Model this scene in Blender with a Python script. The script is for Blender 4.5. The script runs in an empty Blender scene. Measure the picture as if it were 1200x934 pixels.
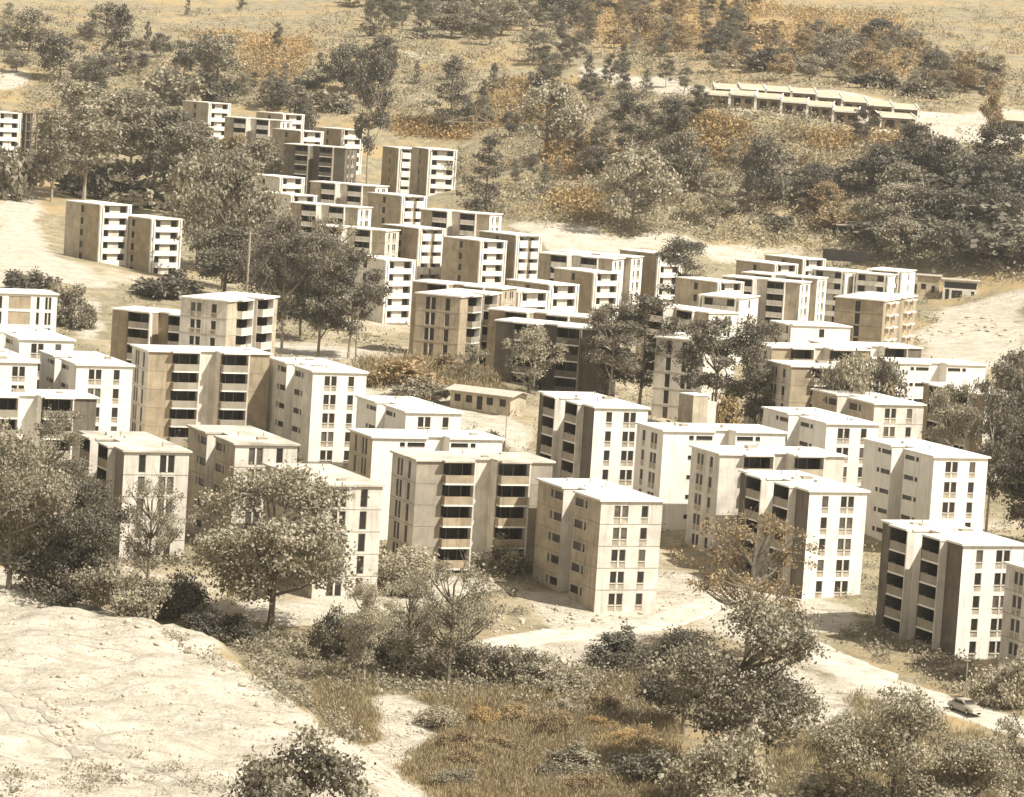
import bpy, math, random
import numpy as np
from mathutils import Matrix, Vector

R = math.radians
random.seed(7)
RNG = np.random.default_rng(7)
SC = bpy.context.scene
COL = SC.collection

# ------------------------------------------------------------------ camera
F_PX, PITCH, ROLL, CAM_Z = 4000.0, R(5.6), 0.065, 65.0      # focal length in pixels of the 1200 px wide photograph
cam_d = bpy.data.cameras.new('camera')
cam = bpy.data.objects.new('camera', cam_d); COL.objects.link(cam)
cam_d.sensor_fit = 'HORIZONTAL'; cam_d.sensor_width = 36.0
cam_d.lens = 36.0 * F_PX / 1200.0
cam_d.clip_start = 1.0; cam_d.clip_end = 30000.0
_X = Vector((1, 0, 0)); _U = Vector((0, math.sin(PITCH), math.cos(PITCH))); _F = Vector((0, math.cos(PITCH), -math.sin(PITCH)))
_cx = _X * math.cos(ROLL) + _U * math.sin(ROLL)
_cy = -_X * math.sin(ROLL) + _U * math.cos(ROLL)
_m = Matrix((( _cx.x, _cy.x, -_F.x, 0), (_cx.y, _cy.y, -_F.y, 0), (_cx.z, _cy.z, -_F.z, CAM_Z), (0, 0, 0, 1)))
cam.matrix_world = _m
SC.camera = cam

# ------------------------------------------------------------------ light
SUN_AZ, SUN_EL = R(61), R(50)         # azimuth measured from "towards the camera" (-Y) round to the right (+X)
SUN_DIR = Vector((math.sin(SUN_AZ) * math.cos(SUN_EL), -math.cos(SUN_AZ) * math.cos(SUN_EL), math.sin(SUN_EL)))
w = bpy.data.worlds.new('World'); SC.world = w; w.use_nodes = True
nt = w.node_tree; nt.nodes.clear()
sky = nt.nodes.new('ShaderNodeTexSky'); sky.sky_type = 'NISHITA'; sky.sun_disc = False
sky.sun_elevation = SUN_EL; sky.sun_rotation = math.atan2(SUN_DIR.x, SUN_DIR.y)
hs = nt.nodes.new('ShaderNodeHueSaturation'); hs.inputs['Saturation'].default_value = 0.12
mu = nt.nodes.new('ShaderNodeMix'); mu.data_type = 'RGBA'; mu.blend_type = 'MULTIPLY'
mu.inputs['Factor'].default_value = 1.0; mu.inputs['B'].default_value = (1.0, 0.955, 0.875, 1)
bg = nt.nodes.new('ShaderNodeBackground'); bg.inputs['Strength'].default_value = 0.098
ow = nt.nodes.new('ShaderNodeOutputWorld')
nt.links.new(sky.outputs[0], hs.inputs['Color']); nt.links.new(hs.outputs[0], mu.inputs['A'])
nt.links.new(mu.outputs['Result'], bg.inputs['Color']); nt.links.new(bg.outputs[0], ow.inputs['Surface'])
sun_d = bpy.data.lights.new('sun', 'SUN'); sun_d.energy = 4.4; sun_d.angle = R(0.55); sun_d.color = (1.0, 0.957, 0.872)
sun = bpy.data.objects.new('sun', sun_d); COL.objects.link(sun)
sun.rotation_euler = SUN_DIR.to_track_quat('Z', 'Y').to_euler(); sun.location = (200, 100, 300)
SC.view_settings.view_transform = 'Standard'; SC.view_settings.look = 'None'
SC.view_settings.exposure = 0.78; SC.view_settings.gamma = 1.0
SC.cycles.use_denoising = True
SC.cycles.max_bounces = 5; SC.cycles.diffuse_bounces = 3; SC.cycles.glossy_bounces = 2

# ------------------------------------------------------------------ materials
MATS = {}
def mat(name, col, rough=0.9, var=0.15, scale=0.6, streak=0.0, col2=None, bump=0.0, spec=0.2, fine=0.0):
    """procedural surface: a base colour broken up by noise, optional vertical weather streaks"""
    m = bpy.data.materials.new(name); m.use_nodes = True
    n, l = m.node_tree.nodes, m.node_tree.links
    b = n['Principled BSDF']; b.inputs['Roughness'].default_value = rough
    b.inputs['Specular IOR Level'].default_value = spec
    tc = n.new('ShaderNodeNewGeometry')
    no = n.new('ShaderNodeTexNoise'); no.inputs['Scale'].default_value = scale; no.inputs['Detail'].default_value = 6; no.inputs['Roughness'].default_value = 0.65
    l.new(tc.outputs['Position'], no.inputs['Vector'])
    rp = n.new('ShaderNodeMapRange'); rp.inputs['From Min'].default_value = 0.3; rp.inputs['From Max'].default_value = 0.7
    l.new(no.outputs['Fac'], rp.inputs['Value'])
    mx = n.new('ShaderNodeMix'); mx.data_type = 'RGBA'
    c2 = col2 or tuple(c * (1 - 2 * var) for c in col); c1 = col if col2 else tuple(min(1, c * (1 + var * 0.4)) for c in col)
    mx.inputs['A'].default_value = (*c1, 1); mx.inputs['B'].default_value = (*c2, 1)
    l.new(rp.outputs[0], mx.inputs['Factor'])
    out = mx.outputs['Result']
    if streak:
        sp = n.new('ShaderNodeMapping'); sp.inputs['Scale'].default_value = (1.7, 1.7, 0.14)
        l.new(tc.outputs['Position'], sp.inputs['Vector'])
        n2 = n.new('ShaderNodeTexNoise'); n2.inputs['Scale'].default_value = 1.3; n2.inputs['Detail'].default_value = 5
        l.new(sp.outputs[0], n2.inputs['Vector'])
        r2 = n.new('ShaderNodeMapRange'); r2.inputs['From Min'].default_value = 0.5; r2.inputs['From Max'].default_value = 0.78
        r2.inputs['To Max'].default_value = streak; l.new(n2.outputs['Fac'], r2.inputs['Value'])
        m2 = n.new('ShaderNodeMix'); m2.data_type = 'RGBA'; m2.blend_type = 'MULTIPLY'; m2.inputs['B'].default_value = (0.45, 0.4, 0.33, 1)
        l.new(r2.outputs[0], m2.inputs['Factor']); l.new(out, m2.inputs['A']); out = m2.outputs['Result']
    l.new(out, b.inputs['Base Color'])
    if bump:
        bp = n.new('ShaderNodeBump'); bp.inputs['Strength'].default_value = bump; bp.inputs['Distance'].default_value = 0.1
        l.new(no.outputs['Fac'], bp.inputs['Height']); l.new(bp.outputs[0], b.inputs['Normal'])
    MATS[name] = m
    return m
mat('white_paint', (0.82, 0.775, 0.685), 0.8, 0.08, 0.35, streak=0.42)
mat('pale_concrete', (0.70, 0.645, 0.555), 0.9, 0.16, 0.4, streak=0.55)
mat('tan_concrete', (0.415, 0.335, 0.228), 0.9, 0.2, 0.4, streak=0.6)
mat('beige_concrete', (0.53, 0.45, 0.33), 0.9, 0.2, 0.4, streak=0.6)
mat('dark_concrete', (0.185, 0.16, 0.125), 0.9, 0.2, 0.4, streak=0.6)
mat('grey_concrete', (0.36, 0.315, 0.245), 0.9, 0.15, 0.5, streak=0.3)
mat('roof_cement', (0.80, 0.755, 0.665), 0.95, 0.10, 0.25)
mat('roof_stained', (0.64, 0.58, 0.475), 0.95, 0.28, 0.22)
mat('dark_glass', (0.035, 0.031, 0.025), 0.35, 0.3, 1.5, spec=0.4)
mat('dusty_glass', (0.13, 0.115, 0.09), 0.4, 0.3, 1.5, spec=0.4)
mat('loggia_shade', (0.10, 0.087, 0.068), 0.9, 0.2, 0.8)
mat('window_frame', (0.34, 0.30, 0.24), 0.7, 0.1, 2.0)
mat('spandrel', (0.50, 0.43, 0.33), 0.85, 0.25, 1.2, streak=0.3)
mat('rock', (0.50, 0.44, 0.345), 0.95, 0.2, 1.2, bump=0.4)
mat('bark', (0.20, 0.17, 0.125), 0.95, 0.2, 2.0)
mat('bark_pale', (0.40, 0.345, 0.265), 0.95, 0.2, 2.0)
mat('timber', (0.26, 0.22, 0.17), 0.9, 0.2, 3.0)
mat('tin_roof', (0.55, 0.49, 0.39), 0.6, 0.15, 1.5)
mat('tile_roof', (0.58, 0.49, 0.35), 0.9, 0.2, 1.0)
mat('tarp', (0.05, 0.045, 0.038), 0.9, 0.2, 1.0)
mat('car_paint', (0.40, 0.355, 0.285), 0.3, 0.04, 1.0, spec=0.5)
mat('rubber', (0.03, 0.028, 0.024), 0.8, 0.1, 3.0)
mat('chrome', (0.6, 0.55, 0.47), 0.25, 0.05, 3.0, spec=0.6)
mat('rut_soil', (0.42, 0.375, 0.30), 0.95, 0.2, 0.6)
mat('road_dirt', (0.60, 0.545, 0.445), 0.95, 0.2, 0.5, bump=0.2)

def leaf_mat(name, col, col2):
    m = bpy.data.materials.new(name); m.use_nodes = True
    n, l = m.node_tree.nodes, m.node_tree.links
    b = n['Principled BSDF']; b.inputs['Roughness'].default_value = 0.6; b.inputs['Specular IOR Level'].default_value = 0.3
    at = n.new('ShaderNodeAttribute'); at.attribute_name = 'tone'
    oi = n.new('ShaderNodeObjectInfo')
    ma = n.new('ShaderNodeMath'); ma.operation = 'MULTIPLY_ADD'; ma.inputs[1].default_value = 0.5; ma.inputs[2].default_value = -0.25
    l.new(oi.outputs['Random'], ma.inputs[0])
    ad = n.new('ShaderNodeMath'); ad.operation = 'ADD'; ad.use_clamp = True
    l.new(at.outputs['Fac'], ad.inputs[0]); l.new(ma.outputs[0], ad.inputs[1])
    mx = n.new('ShaderNodeMix'); mx.data_type = 'RGBA'; mx.inputs['A'].default_value = (*col, 1); mx.inputs['B'].default_value = (*col2, 1)
    l.new(ad.outputs[0], mx.inputs['Factor']); l.new(mx.outputs['Result'], b.inputs['Base Color'])
    tr = n.new('ShaderNodeBsdfTranslucent'); l.new(mx.outputs['Result'], tr.inputs['Color'])
    ms = n.new('ShaderNodeMixShader'); ms.inputs[0].default_value = 0.22
    l.new(b.outputs[0], ms.inputs[1]); l.new(tr.outputs[0], ms.inputs[2]); l.new(ms.outputs[0], n['Material Output'].inputs['Surface'])
    MATS[name] = m
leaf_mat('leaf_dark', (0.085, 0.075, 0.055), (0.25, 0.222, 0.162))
leaf_mat('leaf_mid', (0.145, 0.128, 0.091), (0.47, 0.415, 0.295))
leaf_mat('leaf_pale', (0.22, 0.193, 0.135), (0.50, 0.44, 0.315))
leaf_mat('leaf_rust', (0.22, 0.165, 0.098), (0.48, 0.355, 0.195))
leaf_mat('brush_rust', (0.27, 0.185, 0.085), (0.56, 0.39, 0.175))
leaf_mat('grass_dry', (0.21, 0.168, 0.098), (0.50, 0.395, 0.225))
leaf_mat('brush_pale', (0.20, 0.172, 0.113), (0.50, 0.43, 0.29))
leaf_mat('scrub_leaf', (0.15, 0.133, 0.094), (0.42, 0.368, 0.26))

# ------------------------------------------------------------------ object helpers
class MB:
    """collects faces and links them as one mesh object"""
    def __init__(s): s.v, s.f, s.mi, s.mats = [], [], [], []
    def m(s, name):
        if name not in s.mats: s.mats.append(name)
        return s.mats.index(name)
    def quad(s, pts, mname):
        i = len(s.v); s.v += [tuple(p) for p in pts]; s.f.append(tuple(range(i, i + len(pts)))); s.mi.append(s.m(mname))
    def box(s, x0, x1, y0, y1, z0, z1, mname, skip=''):
        p = [(x0, y0, z0), (x1, y0, z0), (x1, y1, z0), (x0, y1, z0), (x0, y0, z1), (x1, y0, z1), (x1, y1, z1), (x0, y1, z1)]
        for k, q in (('b', (0, 3, 2, 1)), ('t', (4, 5, 6, 7)), ('f', (0, 1, 5, 4)), ('r', (1, 2, 6, 5)), ('k', (2, 3, 7, 6)), ('l', (3, 0, 4, 7))):
            if k not in skip: s.quad([p[i] for i in q], mname)
    def prism(s, poly, z0, z1, mname, bottom=True):
        n = len(poly)
        s.quad([(x, y, z1) for x, y in poly], mname)
        if bottom: s.quad([(x, y, z0) for x, y in reversed(poly)], mname)
        for i in range(n):
            a, b = poly[i], poly[(i + 1) % n]
            s.quad([(a[0], a[1], z0), (b[0], b[1], z0), (b[0], b[1], z1), (a[0], a[1], z1)], mname)
    def tube(s, p0, p1, r0, r1, mname, n=7, cap=False):
        p0, p1 = Vector(p0), Vector(p1); d = (p1 - p0)
        if d.length < 1e-6: return
        d.normalize(); a = d.orthogonal().normalized(); b = d.cross(a)
        i = len(s.v); k = s.m(mname)
        for p, r in ((p0, r0), (p1, r1)):
            for j in range(n):
                t = 2 * math.pi * j / n; q = p + (a * math.cos(t) + b * math.sin(t)) * r; s.v.append(tuple(q))
        for j in range(n):
            s.f.append((i + j, i + (j + 1) % n, i + n + (j + 1) % n, i + n + j)); s.mi.append(k)
        if cap:
            s.f.append(tuple(i + n + j for j in range(n))); s.mi.append(k)
    def mesh(s, name):
        me = bpy.data.meshes.new(name); me.from_pydata(s.v, [], s.f)
        for x in s.mats: me.materials.append(MATS[x])
        me.polygons.foreach_set('material_index', s.mi); me.update()
        return me
def link(name, data, parent=None, loc=(0, 0, 0), rz=0.0):
    o = bpy.data.objects.new(name, data); COL.objects.link(o); o.location = loc; o.rotation_euler = (0, 0, rz)
    if parent: o.parent = parent
    return o
def tag(o, label, cat, group=None, kind=None):
    if label: o['label'] = label
    if cat: o['category'] = cat
    if group: o['group'] = group
    if kind: o['kind'] = kind
    return o

# ------------------------------------------------------------------ sight lines of the photograph -> places on the ground
def ray(px, py):
    u = px - 600.0; v = 467.0 - py
    a = u * math.cos(ROLL) - v * math.sin(ROLL); b = u * math.sin(ROLL) + v * math.cos(ROLL)
    return a, F_PX * math.cos(PITCH) + b * math.sin(PITCH), -F_PX * math.sin(PITCH) + b * math.cos(PITCH)
def at(px, py, Y):
    a, f, z = ray(px, py); return np.array((a / f * Y, Y, CAM_Z + z / f * Y))
def at_z(px, py, z):
    a, f, c = ray(px, py); return at(px, py, (z - CAM_Z) / c * f)
def vnoise(x, y, seed=0):
    x = np.asarray(x, float); y = np.asarray(y, float)
    xi = np.floor(x).astype(np.int64); yi = np.floor(y).astype(np.int64); fx = x - xi; fy = y - yi
    def h(i, j):
        n = (i * 374761393 + j * 668265263 + seed * 982451653) & 0x7fffffff
        n = ((n ^ (n >> 13)) * 1274126177) & 0x7fffffff
        return ((n ^ (n >> 16)) & 0xffff) / 65535.0
    sx = fx * fx * (3 - 2 * fx); sy = fy * fy * (3 - 2 * fy)
    return (h(xi, yi) * (1 - sx) + h(xi + 1, yi) * sx) * (1 - sy) + (h(xi, yi + 1) * (1 - sx) + h(xi + 1, yi + 1) * sx) * sy
def fbm(x, y, seed=0, o=4):
    s = 0; a = 0.5
    for k in range(o): s = s + a * (vnoise(x * 2 ** k, y * 2 ** k, seed + k) - 0.5); a *= 0.5
    return s
def sstep(a, b, x):
    t = np.clip((x - a) / (b - a), 0, 1); return t * t * (3 - 2 * t)

# ------------------------------------------------------------------ survey of the apartment blocks
# left corner x, near corner x, y, right corner x of the roof (photo px), px per storey, plan angle, type, finish, label
A66, A45, A21 = 66, 45, 21
BLOCKS = [
 ('B', 1129, 637, 28.0, A66, 'white', 'five storey white block beside the car road, dark balconies facing left, nearest on the right'),
 ('R', 1226, 672, 28.0, A66, 'raw', 'tan block cut off by the right edge of the photo, beside the white balcony block'),
 ('B', 949, 574, 26.6, A66, 'white', 'white block with dark left balconies rising behind the brown leafless tree'),
 ('rB', 844, 531, 24.0, A66, 'greywhite', 'grey and white block with wide balconies directly behind the brown leafless tree'),
 ('rS', 778, 503.4, 23.6, A66, 'white', 'blank white block with thin slits, behind the cream block on the terrace edge'),
 ('S', 969, 495, 23.0, A66, 'white', 'white slit-window block between the tan slit block and the two balcony blocks'),
 ('S', 1095, 534, 24.6, A66, 'white', 'large white slit-window block with a stained right edge, beside dark trees at right'),
 ('S', 1025, 472, 21.8, A66, 'raw', 'tan concrete slit-window block behind the white ones, left of the tree-covered grey block'),
 ('rB', 928, 428, 20.5, A66, 'raw', 'tan block with dark balconies half hidden by the spreading tree on the right'),
 ('B', 1155, 463, 20.5, A66, 'raw', 'grey block behind the forked tree, at the right end of its row'),
 ('rB', 905, 406, 18.5, A66, 'raw', 'low-lying pale block whose roof shows just behind the tan balcony block'),
 ('rB', 975, 404, 17.5, A66, 'white', 'long white roofed block in front of the brick slab with white ledges'),
 ('rS', 1044, 424, 19.0, A66, 'white', 'long pale block at the right end, its roof below the bare earth field'),
 ('Cr', 930, 380, 16.5, A66, 'white', 'bright white block left of the brick slab with white ledges'),
 ('E', 1036, 352, 13.6, A21, 'raw', 'brown slab with rows of small white ledges on its right wall'),
 ('Cr', 992, 318, 13.0, A21, 'far', 'block with dark open balconies and a white pilaster behind the brown ledged slab'),
 ('Cr', 1042, 322, 13.0, A21, 'far', 'block with dark open frames just behind the right end of the ledged slab'),
 ('Cr', 1058, 318, 13.0, A21, 'far', 'rightmost far block beside the small orange-walled hut'),
 ('B', 938, 331, 14.8, A21, 'far', 'tan block with dark balconies and white end left of the brown ledged slab'),
 ('B', 958, 326, 14.0, A21, 'far', 'block showing only its white end behind the tan balcony block'),
 ('C', 907, 309, 12.5, A45, 'far', 'small far block with a white right front near the bare slope'),
 ('C', 940, 303, 12.5, A45, 'tan', 'brown topmost block beside the long black screen'),
 ('C', 840, 330, 14.0, A45, 'far', 'white fronted block right of the dark tree among the roofs'),
 ('Cr', 868, 349, 15.5, A21, 'white', 'narrow white block behind the long balcony block in the right middle'),
 ('B', 831, 366, 16.5, A45, 'far', 'long block with dark upper balconies right of the two tall dark trees'),
 ('E16', 826, 399, 19.3, A21, 'beige', 'beige block with narrow window strips partly behind the paired middle trees'),
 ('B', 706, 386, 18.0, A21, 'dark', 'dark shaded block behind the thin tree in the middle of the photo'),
 ('B', 588, 338, 17.5, A21, 'tan', 'brown block with dark top balconies behind the jutting tan block'),
 ('C', 606, 341, 16.5, A45, 'far', 'white ended block tucked right of the brown jutting pair'),
 ('rB', 540, 347, 17.0, A21, 'tantall', 'tall tan block with two dark window strips standing before the slope of dry brush'),
 ('C', 562, 281.6, 13.3, A45, 'tan', 'brown sided block with four small stair windows, middle of the upper rows'),
 ('D', 604, 275, 13.0, A45, 'tan', 'white front with a brown centre stripe at the right end of the upper row'),
 ('B', 574, 251, 13.0, A21, 'far', 'long grey block with a dark gap in the middle, below the dark cone tree'),
 ('D', 470, 229, 11.5, A45, 'far', 'double white front with brown stripes in the upper row'),
 ('B', 440, 218, 11.2, A21, 'far', 'grey block with paired dark windows behind the double white front'),
 ('B', 420, 243, 12.0, A21, 'far', 'grey and white block in the third row below the upper left trees'),
 ('B', 452, 270, 13.2, A21, 'beige', 'beige block with a white end, half behind bare branches'),
 ('D', 490, 267, 13.0, A45, 'tan', 'brown sided block whose white front has a brown stripe, left of the four-window block'),
 ('C', 451, 304, 14.4, A45, 'white', 'white balcony block touching the right edge of the big tree clump'),
 ('C', 643, 333, 14.0, A45, 'tan', 'brown sided balcony block right of the jutting tan block'),
 ('C', 695, 319, 13.8, A45, 'tan', 'brown sided balcony block before the long grey pair'),
 ('B', 718, 303, 13.6, A21, 'far', 'front one of the two long grey blocks near the bare slope'),
 ('B', 740, 301, 13.3, A21, 'far', 'rear one of the two long grey blocks near the bare slope'),
 ('C', 770, 297, 13.0, A45, 'tan', 'tan block partly behind the dark tree at the slope foot'),
 ('B', 690, 372, 17.0, A21, 'tan', 'low showing block behind the dark shaded block and tall middle trees'),
 ('B', 248, 372, 17.6, A21, 'tan', 'tan block with big dark upper openings left of the tree clump'),
 ('rB', 267, 352, 18.5, A21, 'beige', 'beige block with balconies on its right face, crossed by the pale pole'),
 ('rB', 175, 410, 21.7, A66, 'concretetall', 'concrete block with jagged balcony shadows on its blank wall'),
 ('S', 367, 434, 22.4, A66, 'whitebeige', 'tall white block with four paired windows below the tree clump'),
 ('S', 90, 426, 22.4, A66, 'white', 'white slit-window block at left, touching the jagged shadow block'),
 ('S', 23, 396, 21.5, A66, 'white', 'white block at far left, rearmost of the bright left group'),
 ('B', -22, 422, 22.4, A66, 'white', 'white block cut by the left edge with one window pair showing'),
 ('rS2', -55, 340, 18.5, A66, 'white', 'white block with tan panel at the left edge, beyond the bright left group'),
 ('rB', -45, 462, 24.0, A66, 'white', 'wide white roofed block with dark openings behind the bushy left trees'),
 ('B', 146, 527, 26.0, A66, 'rawtall', 'cream block with tall windows and a dark hole in its stair recess, behind left trees'),
 ('S', 276, 519, 26.0, A66, 'rawtall', 'patched roof cream block behind the large foreground tree'),
 ('S', 373, 567, 27.0, A66, 'rawtall', 'cream block with tall windows at the right of the large foreground tree'),
 ('S', 476, 481.5, 22.0, A66, 'white', 'white block seen mostly as roof, left of the bungalow'),
 ('rS', 437, 511, 23.5, A66, 'whitetall', 'bright white blank walled block with slits under the roof, centre left'),
 ('rB', 489, 538, 26.0, A66, 'rawtall', 'concrete block with wide balconies facing us at the centre'),
 ('S', 705, 585, 26.5, A66, 'raw', 'cream and tan block standing alone on the terrace edge at the centre'),
 ('B', 697, 476, 23.0, A66, 'white', 'white block with a dark concrete strip and left balconies, right of the bungalow'),
 ('C', 244, 120, 10.5, A45, 'far', 'small white block up on the left hillside above the trees'),
 ('B', 329, 141, 10.5, A21, 'far', 'long hillside block with a white end, left of the upper cluster'),
 ('C', 331, 133, 10.5, A45, 'far', 'highest block of the upper left hillside cluster'),
 ('C', 352, 153, 11.5, A45, 'tan', 'tan sided hillside block with white balcony front'),
 ('B', 405, 173, 12.0, A21, 'dark', 'dark hillside block beside the tall dark tree'),
 ('C', 400, 151, 10.5, A45, 'tan', 'hillside block half hidden at left of the tall dark tree'),
 ('D', 467, 173, 10.3, A66, 'tan', 'hillside block with white front and brown side right of the tall dark tree'),
 ('C', 502, 174, 10.3, A66, 'tan', 'orange tinted hillside block left of the utility mast'),
 ('C', 327, 207, 11.0, A45, 'white', 'white block peeking above trees below the dark hillside block'),
 ('C', 340, 228, 11.5, A45, 'white', 'white block lower front of the one peeking above the trees'),
 ('C', 117, 239, 13.0, A45, 'tan', 'left one of the two isolated brown blocks at the upper left clearing'),
 ('C', 177, 255.7, 13.0, A45, 'tan', 'right one of the two isolated brown blocks at the upper left clearing'),
 ('C', -4, 131, 10.5, A45, 'beige', 'pale block at the left edge on the hillside, touching the dark concrete frame'),
 ('F', 31, 131, 10.5, A45, 'dark', 'unfinished dark concrete frame near the left edge on the hillside'),
]
BLD_H = 13.4

# ------------------------------------------------------------------ terrain heights: thin-plate surface through surveyed points
pts = []
for t, x, y, sp, ang, fin, lab in BLOCKS:
    p = at(x, y, F_PX / (sp / 2.6)); pts.append((p[0], p[1], p[2] - BLD_H, 1.0))
def ctl(px, py, Y=None, z=None, wt=0.3):
    p = at(px, py, Y) if z is None else at_z(px, py, z); pts.append((p[0], p[1], p[2], wt))
for q in ((1127, 835), (1010, 800), (930, 745), (700, 735), (560, 760), (600, 860), (450, 880), (760, 900), (900, 880), (1180, 900), (330, 742)): ctl(*q, z=0.5)
for q in ((1130, 400, 780), (1190, 380, 800), (1123, 352, 850), (1190, 330, 850), (740, 268, 880), (640, 262, 880), (850, 285, 880), (1000, 290, 890),
          (950, 140, 960), (840, 128, 960), (1060, 158, 960), (1190, 165, 960), (1150, 270, 890), (1020, 235, 910), (700, 150, 970), (600, 190, 1020), (560, 245, 900), (800, 190, 940),
          (430, 50, 1200), (300, 40, 1250), (30, 85, 1150), (100, 20, 1300), (700, 60, 1180), (900, 70, 1150), (1100, 60, 1200), (500, 110, 1120), (500, 224, 985), (450, 235, 930), (620, 5, 1400), (1000, 5, 1400), (1190, 5, 1420), (200, 2, 1420),
          (30, 290, 740), (100, 330, 700), (60, 240, 850), (10, 200, 930), (190, 345, 690), (130, 330, 700), (400, 415, 560), (560, 500, 490)): ctl(*q, wt=0.15)
for x in (-500, -250, 0, 250, 500):
    for y, z in ((0, 58), (60, 40), (120, 25), (180, 13), (235, 5)): pts.append((x, y, z, 0.2))
for s in (-1, 1):
    for y, z in ((300, 3), (450, 6), (600, 8), (750, 12), (900, 30), (1050, 55), (1300, 90)): pts.append((s * 420, y, z, 0.5))
for x in (-900, -450, 0, 450, 900):
    pts.append((x, 1700, 150 + 0.02 * abs(x), 1)); pts.append((x, 2400, 300, 1))
P = np.array(pts); PX, PY = P[:, 0] / 300, P[:, 1] / 300
def tk(dx, dy):
    r2 = dx * dx + dy * dy; return 0.5 * r2 * np.log(r2 + 1e-9)
n_ = len(P)
Amat = np.zeros((n_ + 3, n_ + 3)); Amat[:n_, :n_] = tk(PX[:, None] - PX[None], PY[:, None] - PY[None]) + np.diag(0.02 * P[:, 3])
Amat[:n_, n_] = 1; Amat[:n_, n_ + 1] = PX; Amat[:n_, n_ + 2] = PY; Amat[n_:, :n_] = Amat[:n_, n_:].T
COEF = np.linalg.solve(Amat, np.concatenate([P[:, 2], [0, 0, 0]]))
def tps(x, y):
    x = np.asarray(x, float) / 300; y = np.asarray(y, float) / 300; sh = x.shape; x, y = x.ravel(), y.ravel()
    out = np.empty(len(x))
    for i in range(0, len(x), 20000):
        xs, ys = x[i:i + 20000], y[i:i + 20000]
        out[i:i + 20000] = tk(xs[:, None] - PX[None], ys[:, None] - PY[None]) @ COEF[:n_] + COEF[n_] + COEF[n_ + 1] * xs + COEF[n_ + 2] * ys
    return out.reshape(sh)
# the cut earth mound at the lower left: everything on the camera's side of its crest line
CREST = np.array([at_z(px, py, 8.0)[:2] for px, py in ((-120, 640), (-40, 655), (20, 672), (60, 690), (110, 712), (170, 728), (215, 748), (265, 780), (305, 812), (350, 842), (388, 880), (400, 940), (408, 1010), (415, 1120))])
def crest_sd(x, y):
    """signed distance to the crest, positive on the mound"""
    best = np.full(x.shape, 1e9); sgn = np.ones(x.shape)
    for (ax, ay), (bx, by) in zip(CREST[:-1], CREST[1:]):
        dx, dy = bx - ax, by - ay; t = np.clip(((x - ax) * dx + (y - ay) * dy) / (dx * dx + dy * dy), 0, 1)
        d = np.hypot(x - ax - t * dx, y - ay - t * dy); c = dx * (y - ay) - dy * (x - ax)
        k = d < best - 1e-6; best = np.where(k, d, best); sgn = np.where(k, np.where(c < 0, 1, -1), sgn)
    return best * sgn
gx = np.concatenate([-np.geomspace(2600, 300, 18), np.arange(-285, -82, 2.3), np.arange(-81, 62, 1.1), np.arange(63, 286, 2.3), np.geomspace(300, 2600, 18)])
gy = np.concatenate([np.array([-600, -300, -120, -40, 0, 40, 80, 120, 150, 175, 190]), np.arange(200, 370, 0.9), np.arange(371, 480, 1.6), np.arange(480, 1420, 2.6), np.geomspace(1430, 3200, 24)])
GX, GY = np.meshgrid(gx, gy)
cx_, cy_ = np.clip(GX, -900, 900), np.clip(GY, -20, 2400)
GZ = tps(cx_, cy_)
GZ = np.where(GY > 1500, GZ + (fbm(GX / 500, GY / 500, 3) * np.clip((GY - 1500) / 1500, 0, 1) * 250), GZ)
GZ += fbm(GX / 26, GY / 26, 11, 4) * 2.2 * sstep(780, 1000, GY) + fbm(GX / 11, GY / 11, 21, 4) * 1.1
SD = np.where((GY > 170) & (GY < 470) & (GX < 60) & (GX > -290), crest_sd(GX + fbm(GX / 9, GY / 9, 31) * 5, GY + fbm(GX / 9, GY / 9, 41) * 5), -99)
MOUND = sstep(-13, 0.5, SD) * sstep(150, 215, GY)
ztop = 8.0 + fbm(GX / 22, GY / 22, 51, 3) * 1.6 + fbm(GX / 7, GY / 7, 61, 6) * 2.2 + fbm(GX / 2.2, GY / 2.2, 63, 4) * .8 + np.abs(fbm((GX * .8 + GY * .6) / 16, (GX * .6 - GY * .8) / 5, 67, 3)) * 2.0 + fbm((GX + GY) / 3, (GX - GY) / 14, 66, 3) * 0.35
GZ = np.where(MOUND > 0, GZ * (1 - MOUND) + np.maximum(ztop, GZ) * MOUND, GZ)
# terrace edge below the cream block at the centre
def height(x, y):
    x = np.asarray(x, float); y = np.asarray(y, float)
    i = np.clip(np.searchsorted(gx, x) - 1, 0, len(gx) - 2); j = np.clip(np.searchsorted(gy, y) - 1, 0, len(gy) - 2)
    fx = (x - gx[i]) / (gx[i + 1] - gx[i]); fy = (y - gy[j]) / (gy[j + 1] - gy[j])
    return (GZ[j, i] * (1 - fx) + GZ[j, i + 1] * fx) * (1 - fy) + (GZ[j + 1, i] * (1 - fx) + GZ[j + 1, i + 1] * fx) * fy
_YS = np.concatenate([np.arange(205, 1500, 1.5), np.arange(1500, 6000, 20)])
def ground_at(px, py):
    """where the sight line through a photo pixel first meets the ground"""
    a, f, c = ray(px, py); xs = a / f * _YS; zs = CAM_Z + c / f * _YS
    under = zs < height(xs, _YS)
    k = int(np.argmax(under)) if under.any() else len(_YS) - 1
    if k == 0: return np.array((xs[0], _YS[0], height(xs[0], _YS[0])))
    y0, y1 = _YS[k - 1], _YS[k]
    for _ in range(8):
        ym = (y0 + y1) / 2
        if CAM_Z + c / f * ym < height(a / f * ym, ym): y1 = ym
        else: y0 = ym
    return np.array((a / f * y1, y1, float(height(a / f * y1, y1))))
def inpoly(x, y, poly):
    r = np.zeros(x.shape, bool); n = len(poly)
    for i in range(n):
        (x0, y0), (x1, y1) = poly[i], poly[(i + 1) % n]
        k = ((y0 > y) != (y1 > y)) & (x < (x1 - x0) * (y - y0) / (y1 - y0 + 1e-12) + x0); r ^= k
    return r
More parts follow.
